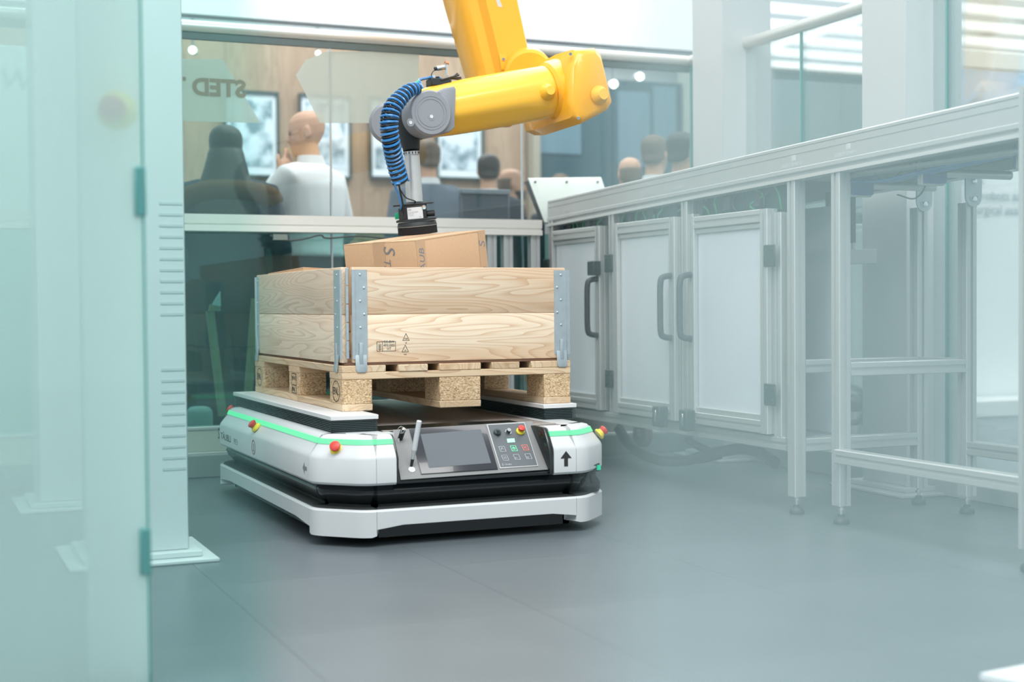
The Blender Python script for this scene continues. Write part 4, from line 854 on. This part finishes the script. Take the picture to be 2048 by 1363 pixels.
# ------------------------------------------------------------------ pictures, dark display wall, hall on the right
def pic(nm, a, b2, c, d, label, seed):
    p0, p1 = PY(a, d, 11.96), PY(c, b2, 11.96); t = thing(nm, label, 'picture', tuple(p0), 'framed pictures on the oak wall')
    fr0 = B()
    for q in ((p0.x, p1.x, p0.z, p0.z+.02), (p0.x, p1.x, p1.z-.02, p1.z), (p0.x, p0.x+.02, p0.z+.02, p1.z-.02), (p1.x-.02, p1.x, p0.z+.02, p1.z-.02)): box(fr0, q[0], q[1], 11.95, 11.995, q[2], q[3])
    obj('frame', fr0, mat('frame_dark', (.03, .06, .06), .5), t, smooth=False)
    obj('mount', box(B(), p0.x+.02, p1.x-.02, 11.975, 11.99, p0.z+.02, p1.z-.02), mat('mount_pale', (.74, .82, .88), .4), t, smooth=False)
    m, nt, b_ = newmat('abstract_print'); tc_ = nt.nodes.new('ShaderNodeTexCoord'); n_ = nt.nodes.new('ShaderNodeTexNoise'); n_.inputs['Scale'].default_value = 7; n_.inputs['Detail'].default_value = 3
    mp_ = nt.nodes.new('ShaderNodeMapping'); mp_.inputs['Location'].default_value = (seed*3.1, 0, seed); nt.links.new(tc_.outputs['Object'], mp_.inputs[0]); nt.links.new(mp_.outputs[0], n_.inputs['Vector'])
    r_ = nt.nodes.new('ShaderNodeValToRGB'); r_.color_ramp.elements[0].position = .38; r_.color_ramp.elements[1].position = .58; r_.color_ramp.elements[0].color = (.18, .27, .32, 1); r_.color_ramp.elements[1].color = (.66, .76, .84, 1)
    nt.links.new(n_.outputs['Fac'], r_.inputs[0]); nt.links.new(r_.outputs[0], b_.inputs['Base Color']); b_.inputs['Roughness'].default_value = .3
    w = p1.x-p0.x; h = p1.z-p0.z; obj('print', box(B(), p0.x+w*.12, p1.x-w*.12, 11.972, 11.974, p0.z+h*.12, p1.z-h*.1), m, t, smooth=False)
pic('framed_picture', 450, 184, 557, 352, 'framed blue-grey picture on the oak wall between woman and bald man', 1)
pic('framed_picture', 600, 191, 702, 355, 'framed blue-grey picture on the oak wall behind the bald man', 2)
pic('framed_picture', 740, 198, 838, 356, 'framed blue-grey picture on the oak wall behind the blue spiral hose', 3)
pic('framed_picture', 873, 205, 967, 357, 'framed blue-grey picture on the oak wall right of the gripper tube', 4)
dk = thing('display_wall', 'dark teal glass display wall on the far wall behind the conveyor end', 'display', (6.2, 11.95, 0))
DKM = mat('display_dark', (.045, .10, .125), .3); DKL = mat('display_lighter', (.14, .24, .30), .4)
obj('display_panel', box(B(), 5.44, 6.20, 11.9, 11.99, 0.0, 2.82), DKM, dk, smooth=False); obj('display_panel', box(B(), 6.21, 6.96, 11.9, 11.99, 0.0, 2.84), DKM, dk, smooth=False)
for a, b2, c, d in ((1065, 235, 1162, 305), (1238, 185, 1300, 330), (1308, 175, 1352, 300)):
    p0, p1 = PY(a, d, 11.89), PY(c, b2, 11.89); obj('pale_graphic', box(B(), p0.x, p1.x, 11.89, 11.9, p0.z, p1.z), DKL, dk, smooth=False)
obj('display_frame', box(B(), 5.36, 5.43, 11.86, 12.0, 0, 2.9), mat('frame_tan', (.36, .34, .28), .6), dk, smooth=False); obj('display_frame', box(B(), 6.97, 7.2, 11.86, 12.0, 0, 3.0), mat('frame_grey', (.42, .46, .42), .6), dk, smooth=False)
LAMPM = mat('lamp_glow', (.9, .9, .85), .4, emit=(1, .98, .9), estr=6)
for k, (a, b2, r_) in enumerate(((385, 100, .025), (1228, 168, .032), (1280, 153, .032), (1236, 120, .032), (636, 106, .015))):  # the three beyond the elbow are mirrored spots, added as hanging lamps
    p = PY(a, b2, 10.6); t = thing('spotlight', ['small white spotlight in front of the oak wall at top left', 'round spotlight shining just right of the yellow elbow', 'round spotlight furthest right of the pair beyond the yellow elbow', 'spotlight above the pair beyond the yellow elbow', 'tiny spotlight above the framed pictures'][k], 'lamp', tuple(p), None)
    obj('lens', lathe(B(), p, (-.3, -1, -.1), [(0, r_), (.01, r_*.9), (.012, .001)], 20), LAMPM, t); obj('housing', cyl(B(), p, p+Vector((.03, .1, .01)), r_*1.1, n=20), WHITE2, t); obj('suspension', cyl(B(), p+Vector((.01, .04, 0)), p+Vector((.01, .04, 2.4)), .008, n=8), INKG, t)  # for the mirrored spots, lens, housing and suspension are added
# white booth wall at right with writing and blue poster
bw_ = thing('booth_wall', 'white exhibition booth wall with grey writing and a blue poster at far right', 'wall panel', (7.4, 7.1, 0))
obj('panel', box(B(), 5.75, 9.2, 7.1, 7.2, .0, 2.20), mat('booth_white', (.88, .90, .91), .5), bw_, smooth=False)
obj('top_rail', box(B(), 5.75, 9.2, 7.08, 7.2, 2.20, 2.30, .004), mat('booth_rail', (.75, .78, .78), .5), bw_, smooth=False)
m, nt, b_ = newmat('blue_poster'); tc_ = nt.nodes.new('ShaderNodeTexCoord'); n_ = nt.nodes.new('ShaderNodeTexNoise'); n_.inputs['Scale'].default_value = 2.2; r_ = nt.nodes.new('ShaderNodeValToRGB')
r_.color_ramp.elements[0].position = .4; r_.color_ramp.elements[1].position = .62; r_.color_ramp.elements[0].color = (.22, .45, .72, 1); r_.color_ramp.elements[1].color = (.50, .62, .84, 1)
nt.links.new(tc_.outputs['Object'], n_.inputs['Vector']); nt.links.new(n_.outputs['Fac'], r_.inputs[0]); nt.links.new(r_.outputs[0], b_.inputs['Base Color'])
p0 = PY(1915, 240, 7.09); obj('poster', box(B(), p0.x, 8.6, 7.092, 7.1, p0.z, 2.185), m, bw_, smooth=False)
obj('poster_instrument', tube(B(), spline([PY(1930, 210, 7.085), PY(1945, 196, 7.085), PY(1960, 178, 7.085), PY(1964, 174, 7.085)], 6), [.018]*19, 8), mat('instrument_blue', (.12, .36, .62), .4), bw_)
TXG = mat('text_grey', (.30, .34, .38), .7)
text('writing', 'ences', .085, PY(1920, 368, 7.09), X_, Z_, mat('text_teal', (.12, .30, .36), .7), bw_)
text('writing', 'on robots as', .085, PY(1935, 398, 7.09), X_, Z_, TXG, bw_); text('writing', 'surgical assistants', .085, PY(1942, 427, 7.09), X_, Z_, TXG, bw_)
plt = tag(obj('booth_plinth', box(B(), 5.6, 9.2, 6.75, 7.08, 0, .10, .004), mat('plinth_white', (.8, .82, .82), .5)), 'low white plinth along the foot of the booth wall', 'plinth')
# ceiling light bars of the hall, seen at upper right
lb = mat('light_bar_glow', (1, 1, 1), .4, emit=(.97, 1, 1), estr=2.2)
ORD = ['lowest', 'second lowest', 'third lowest', 'middle', 'third highest', 'second highest', 'highest']
for k in range(7):
    y = 16.9 - k*.8
    o = obj('light_bar', box(B(), 7.5, 22, y, y+.16, 4.08, 4.15), lb); tag(o, ORD[k] + ' of the long white light bars of the hall ceiling at upper right', 'light', 'ceiling light bars')
for k in range(5):
    x = 8.6 + k*2.1
    o = obj('ceiling_beam', box(B(), x, x+.2, 11, 17.4, 4.151, 4.25), lb if k % 2 else mat('beam_pale', (.55, .62, .64), .5)); tag(o, ['first', 'second', 'third', 'fourth', 'fifth'][k] + ' ceiling beam from the left crossing above the hall light bars', 'beam', 'ceiling beams')
# white counter at the far left
ct = thing('counter', 'white counter block with faint lettering at the far left edge', 'counter', (.35, 7.6, 0))
obj('block', box(B(), -.6, .86, 7.5, 7.95, 0, PY(40, 92, 7.5).z, .004), mat('counter_white', (.84, .88, .88), .5), ct)
text('counter_lettering', 'WEL', .15, PY(-2, 176, 7.495), X_, Z_, mat('letter_pale', (.50, .58, .62), .6), ct, shear=.15)
# wooden stool and dark things seen through the lower glass
stl = thing('wooden_easel', 'thin wooden easel legs showing through the dark lower glass at left', 'easel', (1.3, 6.3, 0))
EAM = pine('ash_wood', 'Z', (.62, .52, .36), (.55, .45, .30), (.4, .3, .18), 8)
def strip(nm, a, b2, w, Y, m, par): 
    p, q = PY(*a, Y), PY(*b2, Y); s = X_*w/2; return obj(nm, prism(B(), [p-s, p+s, q+s, q-s], (0, .02, 0)), m, par)
strip('leg', (421, 622), (446, 832), .036, 6.3, EAM, stl); strip('leg', (512, 596), (494, 830), .036, 6.33, EAM, stl)
obj('brace', prism(B(), [PY(421, 608, 6.29), PY(441, 612, 6.29), PY(441, 622, 6.29), PY(418, 622, 6.29)], (0, .02, 0)), EAM, stl); obj('cloth', prism(B(), [PY(424, 610, 6.29), PY(441, 582, 6.29), PY(442, 612, 6.29)], (0, .01, 0)), WHITE2, stl)
dp = obj('dark_partition', box(B(), .95, 2.5, 7.55, 7.6, 0, 1.04), mat('partition_dark', (.010, .045, .042), .7), smooth=False); tag(dp, 'dark low partition behind the visitors, under the rail', 'partition')
bg = obj('cloth_bag', box(B(), *[v for p in [PY(398, 835, 6.3)] for v in (p.x-.05, p.x+.06, p.y-.04, p.y+.06, 0., p.z+.05)], bev=.03, seg=3), mat('bag_grey', (.42, .45, .45), .9)); tag(bg, 'light grey bag on the floor behind the lower glass at left', 'bag')
mon = thing('chair', 'dark high-backed chair with a grey top edge behind the rail', 'chair', tuple(PY(968, 430, 6.7)))
c0, c1 = PY(922, 432, 6.7), PY(1020, 388, 6.7)
obj('backrest', box(B(), c0.x, c1.x, 6.7, 6.74, .5, c1.z, .01), mat('chair_navy', (.03, .045, .065), .6), mon); obj('top_edge', box(B(), c0.x, c1.x, 6.69, 6.745, c1.z-.004, c1.z+.022, .004), mat('chair_edge', (.16, .19, .22), .5), mon)
obj('seat', box(B(), c0.x, c1.x, 6.74, 7.15, .44, .5, .01), mat('chair_navy2', (.03, .045, .065), .6), mon)
for x in (c0.x+.02, c1.x-.02):
    for y in (6.72, 7.13): obj('leg', cyl(B(), (x, y, 0), (x, y, .46), .012, n=10), PLASTIC, mon)
# near white column foot whose corner shows at lower right
c4 = column('column', 1.93, 1.60, .30, (.08, 'white base plate corner of a near column at the lower right', 'column'), top=.05) if False else None
bp_ = tag(obj('base_plate', prism(B(), [(1.85, 2.07, 0), (1.97, 1.62, 0), (2.35, 1.75, 0), (2.3, 2.12, 0)], (0, 0, .012)), WHITE2), 'white floor plate whose corner shows at the bottom right', 'plate')
# ------------------------------------------------------------------ people
def ellr(c, rx, ry, n=18, tilt=0): 
    c = Vector(c); return [c + Vector((rx*math.cos(a), ry*math.sin(a), tilt*math.sin(a))) for a in [2*PI*i/n for i in range(n)]]
def limb(bm, pts, rs, n=14):
    return tube(bm, pts, rs, n)
def remesh(nm, bm, m, parent, vox, sm=6):
    o = obj(nm, bm, m, parent, world=False, origin=(0, 0, 0)); md = o.modifiers.new('r', 'REMESH'); md.mode = 'VOXEL'; md.voxel_size = vox; md.use_smooth_shade = True
    m2 = o.modifiers.new('s', 'SMOOTH'); m2.factor = .5; m2.iterations = sm
    dg = bpy.context.evaluated_depsgraph_get(); me = bpy.data.meshes.new_from_object(o.evaluated_get(dg)); o.modifiers.clear(); me.name = nm; o.data = me
    me.polygons.foreach_set('use_smooth', [True]*len(me.polygons)); return o
def hand(bm, w, d, side, curl=.5, s=1.):
    """palm, four fingers and a thumb from wrist w along direction d"""
    w = Vector(w); d = Vector(d).normalized(); x = d.cross(Vector((0, 1, 0))); x = x.normalized() if x.length > .1 else X_; x = x*side; nrm = x.cross(d)*side
    k = [w + d*t*s for t in (0, .03, .06, .085)]; tube(bm, k, [.026*s, .034*s, .038*s, .034*s], 10)
    for i, (l, o_) in enumerate(((.075, -.027), (.085, -.009), (.08, .009), (.062, .026))):
        b0 = w + d*.08*s + x*o_*s; b1 = b0 + (d - nrm*curl*.4).normalized()*l*.5*s; b2 = b1 + (d - nrm*curl*1.1).normalized()*l*.5*s; tube(bm, [b0, b1, b2], [.0105*s, .0095*s, .0075*s], 8)
    t0 = w + d*.02*s - x*.028*s; t1 = t0 + (d - x*.9 - nrm*.3).normalized()*.04*s; t2 = t1 + (d*1. - x*.2 - nrm*.4).normalized()*.035*s; tube(bm, [t0, t1, t2], [.013*s, .012*s, .009*s], 8)
def person(label, px, py, top_z, yaw, top, hairm, hair='short', skirt=False, armR=None, armL=None, bald=False, shirt=None, lean=0., wide=1., group=None, head_turn=0., head_pitch=0., fur=False, loc=None, long_jacket=True, face=True, vox=.012):
    s = top_z/1.75; t = thing('person', label, 'person', (loc[0], loc[1], 0)); t.rotation_euler = (0, 0, yaw)
    def P(x, y, z): return Vector((x*s*wide if z > .8 else x*s, y*s - lean*max(0, z-.9)*s, z*s))
    bm = B()
    torso = [(.82, .15, .11), (.93, .165, .115), (1.06, .145, .105), (1.22, .165, .115), (1.36, .185, .11), (1.42, .17, .09), (1.47, .095, .07)]
    ringtube(bm, [ellr(P(0, 0, z), rx*s*wide*.92, ry*s*.92) for z, rx, ry in torso])
    tube(bm, [P(0, .005, 1.42), P(0, -.005, 1.50), P(0, -.018, 1.58)], [.062*s, .056*s, .055*s], 16)
    hc = P(0, -.02, 1.635); RM = Matrix.Rotation(head_turn, 3, 'Z') @ Matrix.Rotation(head_pitch, 3, 'X')
    def HP_(x, y, z): return hc + RM @ Vector((x*s, y*s, (z)*s))
    hr = [(-.115, .022, .020, -.060), (-.105, .038, .040, -.048), (-.08, .052, .062, -.030), (-.045, .064, .080, -.012), (-.01, .071, .092, .0), (.03, .075, .098, .006), (.065, .072, .094, .010), (.092, .058, .076, .012), (.108, .036, .048, .012), (.115, .012, .015, .012)]
    ringtube(bm, [[HP_(rx*math.cos(a), yo+ry*math.sin(a), z) for a in [2*PI*i/20 for i in range(20)]] for z, rx, ry, yo in hr])
    # nose, brow, lips, ears
    ringtube(bm, [[HP_(.007*math.cos(a), -.088+.006*math.sin(a), .015) for a in [2*PI*i/8 for i in range(8)]], [HP_(.012*math.cos(a), -.100+.010*math.sin(a), -.018) for a in [2*PI*i/8 for i in range(8)]], [HP_(.016*math.cos(a), -.098+.016*math.sin(a), -.032) for a in [2*PI*i/8 for i in range(8)]], [HP_(.008*math.cos(a), -.088+.006*math.sin(a), -.040) for a in [2*PI*i/8 for i in range(8)]]])
    tube(bm, [HP_(-.04, -.070, .026), HP_(0, -.090, .022), HP_(.04, -.070, .026)], .009*s, 8)
    tube(bm, [HP_(-.022, -.080, -.058), HP_(0, -.090, -.057), HP_(.022, -.080, -.058)], .008*s, 8)
    for sd in (-1, 1): ringtube(bm, [[HP_(sd*(.070+q), .008+r*math.cos(a)*.017, -.005+r*math.sin(a)*.031) for a in [2*PI*i/12 for i in range(12)]] for q, r in ((0, .7), (.008, 1), (.014, .9), (.012, .4))])
    sh = {sd: P(sd*.175, .0, 1.395) for sd in (-1, 1)}; el = {}; wr = {}
    for sd, a in ((-1, armR), (1, armL)):
        if a: el[sd], wr[sd] = [P(*q) for q in a]
        else: el[sd], wr[sd] = P(sd*.235, .03, 1.10), P(sd*.235, -.04, .86)
        tube(bm, [sh[sd], sh[sd].lerp(el[sd], .5), el[sd], el[sd].lerp(wr[sd], .4), wr[sd]], [.046*s, .042*s, .036*s, .034*s, .025*s], 12)
        hand(bm, wr[sd], wr[sd]-el[sd], sd, .6, s)
    for sd in (-1, 1):
        tube(bm, [P(sd*.085, 0, .90), P(sd*.09, -.01, .70), P(sd*.095, -.01, .49), P(sd*.095, .01, .34), P(sd*.095, .02, .09)], [.085*s, .075*s, .053*s, .05*s, .036*s], 14)
        tube(bm, [P(sd*.095, .04, .045), P(sd*.1, -.05, .045), P(sd*.105, -.15, .03)], [.038*s, .038*s, .026*s], 10)
    remesh('body', bm, SKIN, t, vox*s, 4 if vox > .01 else 3)
    bm = B(); J = 1.08
    low = .76 if long_jacket else .985
    tz = [(low, .178 if long_jacket else .165, .13)] + [(z, rx*1.04+.008, ry*1.04+.012) for z, rx, ry in torso[1:]]
    tz = [q for q in tz if q[0] >= low]; tz[-1] = (1.47, .088, .078)
    ringtube(bm, [ellr(P(0, .002, z), rx*s*wide*J*.95, ry*s*J) for z, rx, ry in tz])
    for sd in (-1, 1):
        w9 = el[sd].lerp(wr[sd], .93)
        tube(bm, [P(sd*.10, .0, 1.42), sh[sd], sh[sd].lerp(el[sd], .5), el[sd], el[sd].lerp(w9, .5), w9], [.06*s, .074*s, .064*s, .056*s, .052*s, .042*s], 14)
    remesh('jacket' if shirt else 'shirt', bm, top, t, .014*s, 6)
    if shirt:
        obj('shirt_collar', ringtube(B(), [ellr(P(0, -.002, 1.455), .080*s, .076*s), ellr(P(0, -.006, 1.51), .066*s, .064*s)]), shirt, t, world=False)
    else:
        obj('shirt_collar', ringtube(B(), [ellr(P(0, -.0, 1.45), .085*s, .08*s), ellr(P(0, -.004, 1.515), .066*s, .066*s)]), top, t, world=False)
    bm = B(); ringtube(bm, [ellr(P(0, 0, z), rx*s*wide, ry*s) for z, rx, ry in ((.80, .15, .12), (.90, .172, .128), (1.02, .160, .118))])
    for sd in (-1, 1): tube(bm, [P(sd*.085, 0, .88), P(sd*.092, -.01, .70), P(sd*.097, -.01, .49), P(sd*.1, .01, .30), P(sd*.1, .01, .07)], [.095*s, .09*s, .074*s, .070*s, .064*s], 14)
    remesh('trousers', bm, TROUS, t, .016*s, 5)
    for sd in (-1, 1):
        bm = B(); ringtube(bm, [ellr(P(sd*.1, -.05, .0), .048*s, .135*s), ellr(P(sd*.1, -.05, .035), .05*s, .138*s), ellr(P(sd*.1, -.03, .07), .042*s, .095*s), ellr(P(sd*.098, .015, .11), .04*s, .048*s)]); obj('shoe', bm, SHOE, t, world=False)
    if face:
        for sd in (-1, 1): obj('eye', cyl(B(), HP_(sd*.030, -.082, .008), HP_(sd*.031, -.090, .008), .009*s, n=10), EYE, t, world=False)
    bm = B()
    if hair == 'short':
        ringtube(bm, [[HP_(rx*1.07*math.cos(a), yo+ry*1.06*math.sin(a) + (.05 if z < .05 and math.sin(a) < -.2 else .0)*min(1, (.06-z)/.06 if z < .06 else 0)*-math.sin(a)*1.6, z*1.05) for a in [2*PI*i/24 for i in range(24)]] for z, rx, ry, yo in [(-.055, .050, .055, .035), (-.03, .066, .075, .022)]+hr[4:]])
        remesh('hair', bm, hairm, t, .009*s, 2)
    elif hair == 'fringe':
        ringtube(bm, [[HP_(rx*1.05*math.cos(a), .018+yo+ry*1.0*math.sin(a), z) for a in [2*PI*i/24 for i in range(24)]] for z, rx, ry, yo in [(-.06, .050, .05, .035), (-.03, .066, .078, .016), (0, .072, .088, .008), (.03, .073, .09, .008), (.045, .07, .085, .01)]])
        remesh('hair', bm, hairm, t, .009*s, 2)
    elif hair == 'long':
        ringtube(bm, [[HP_((rx*1.2 if z > -.015 else rx)*math.cos(a), .022+yo+ry*1.06*math.sin(a), z*1.06) for a in [2*PI*i/24 for i in range(24)]] for z, rx, ry, yo in [(-.39, .12, .02, .125), (-.34, .16, .03, .12), (-.28, .165, .04, .11), (-.20, .145, .06, .085), (-.13, .122, .078, .055), (-.06, .102, .09, .03), (-.02, .094, .09, .015)]+hr[4:]])
        remesh('hair', bm, hairm, t, .010*s, 2)
    if hair == 'short' and hairm.name.startswith('beard'): pass
    if fur:
        bm = B(); tube(bm, spline([P(-.20, -.03, 1.36), P(-.17, .07, 1.38), P(-.06, .12, 1.40), P(.06, .12, 1.40), P(.17, .07, 1.36), P(.20, -.03, 1.32)], 5), .06*s, 14); remesh('fur_collar', bm, FUR, t, .014, 2)
    return t, HP_
AW = PI - .0
def face_dir(dx, dy): return math.atan2(dx, -dy)   # yaw so that local -Y points to (dx, dy)
w_, _h = person('woman with long dark hair and fur-collared dark jacket, seen from behind at left', 0, 0, 1.57, face_dir(.25, .97), NAVY, HAIRB, 'long', loc=(1.42, 6.69), shirt=NAVY, wide=1.22, fur=True, face=False, head_turn=0)
man, mh = person('bald man in a white shirt holding his hand to his mouth, in profile', 0, 0, 1.70, face_dir(-.66, .75), SHIRT, HAIRG, 'none', loc=(1.915, 6.93), vox=.0065, armL=((.235, -.17, 1.18), (.088, -.125, 1.42)), armR=((-.25, .02, 1.12), (-.20, -.13, 1.0)), long_jacket=False, wide=1.16, head_turn=.50, head_pitch=.16, lean=.03)
person('man with cropped hair in a grey-blue suit standing behind the gripper tube, back turned', 0, 0, 1.80, face_dir(.05, 1), NAVY2, HAIRG, 'short', loc=(3.20, 8.76), shirt=SHIRT, wide=1.1, face=False)
person('dark-haired man in a navy suit with white collar, right of the gripper, back turned', 0, 0, 1.735, face_dir(.35, .93), NAVY, HAIRB, 'short', loc=(3.66, 8.84), shirt=SHIRT, face=False)
b3, bh3 = person('bearded man in dark clothes facing right, partly behind the navy-suited man', 0, 0, 1.675, face_dir(.95, -.2), NAVY, HAIRG, 'fringe', loc=(3.96, 9.18), shirt=NAVY)
bm = B(); ringtube(bm, [[bh3(rx*1.04*math.cos(a), yo+ry*1.05*math.sin(a), z) for a in [2*PI*i/20 for i in range(20)]] for z, rx, ry, yo in [(-.125, .022, .022, -.062), (-.105, .040, .043, -.050), (-.075, .056, .060, -.036), (-.05, .062, .066, -.030)]]); obj('beard', bm, HAIRB, b3, world=False)
person('balding man in a teal suit behind the conveyor, back turned', 0, 0, 1.60, face_dir(.2, .97), TEALC, HAIRG, 'fringe', loc=(4.06, 7.56), shirt=TEALC, face=False)
person('man with brown hair in a blue suit and white collar behind the conveyor beam', 0, 0, 1.69, face_dir(.8, .6), TEALC, HAIRG, 'short', loc=(4.02, 7.20), shirt=SHIRT)
person('person with dark hair and white top nearest the white column behind the conveyor', 0, 0, 1.62, face_dir(.9, .3), SHIRT, HAIRB, 'short', loc=(3.80, 6.52), shirt=SHIRT)
person('person with reddish hair just showing above the white operator box', 0, 0, 1.71, face_dir(.2, 1), NAVY, HAIRG, 'short', loc=(4.64, 9.77), shirt=SHIRT, face=False)
# ------------------------------------------------------------------ near glass barriers the picture is taken through
lp = thing('glass_door', 'milky reflecting glass door panel with green edge filling the left side', 'glass panel', (0, 2.66, 0))
obj('pane', box(B(), -1.0, .408, 2.655, 2.663, .0, 2.4), HAZEL, lp, smooth=False)
obj('pane_edge', box(B(), .408, .4115, 2.655, 2.663, .0, 2.4), EDGE, lp, smooth=False)
for a, b2 in ((333, 432), (1056, 1150)):
    z1, z0 = PY(288, a, 2.65).z, PY(288, b2, 2.65).z; obj('clamp', box(B(), .394, .414, 2.648, 2.670, z0, z1, .002), mat('clamp_teal', (.10, .26, .26), .4), lp)
tp_ = thing('white_post', 'blurred whitish post with a red and yellow emergency button at left', 'post', (.44, 2.80, 0))
pc = PD0 = ray(231, 700); tt_ = 2.80/pc.y; pxx = CAMP.x + pc.x*tt_
obj('tube', cyl(B(), (pxx, 2.80, .0), (pxx, 2.80, 2.4), .0585, n=40), TUBEM, tp_)  # mirrored post, added as a milky tube behind the pane
ep_ = PY(234, 221, 2.735); eb_ = obj('emergency_button', lathe(B(), ep_, (-.35, -1, 0), [(-.01, .001), (-.01, .036), (.006, .036), (.010, .027), (.016, .024)], 28), YELLOWP, tp_, label='yellow button collar'); obj('button_head', lathe(B(), ep_+Vector((-.006, -.014, 0)), (-.55, -1, 0), [(0, .014), (.006, .024), (.018, .025), (.024, .017), (.024, .001)], 28), RED, eb_)
def near_pane(nm, label, pts, m):
    t = tag(obj(nm, prism(B(), [(x, y, 0.) for x, y in pts], (0, 0, 2.2)), m, None, smooth=False), label, 'glass panel'); return t
def ground(px, d): # point on the ground plan at pixel column px and distance d along the view
    x = (px-1024)/F*d; return (x*math.cos(YAW) + d*math.sin(YAW), -x*math.sin(YAW) + d*math.cos(YAW))
def slab(nm, label, a, b2, m, w=.006):
    a = Vector((*a, 0)); b2 = Vector((*b2, 0)); n_ = (b2-a).normalized().cross(Z_)*w; return near_pane(nm, label, [(p.x, p.y) for p in (a, b2, b2+n_, a+n_)], m)
slab('glass_barrier', 'hazy glass panel close to the lens covering the right half', ground(1235, .31), ground(2500, 1.15), HAZER)
slab('glass_barrier', 'green-tinted glass panel close to the lens covering the left third', ground(500, .50), ground(-400, .95), TINT)
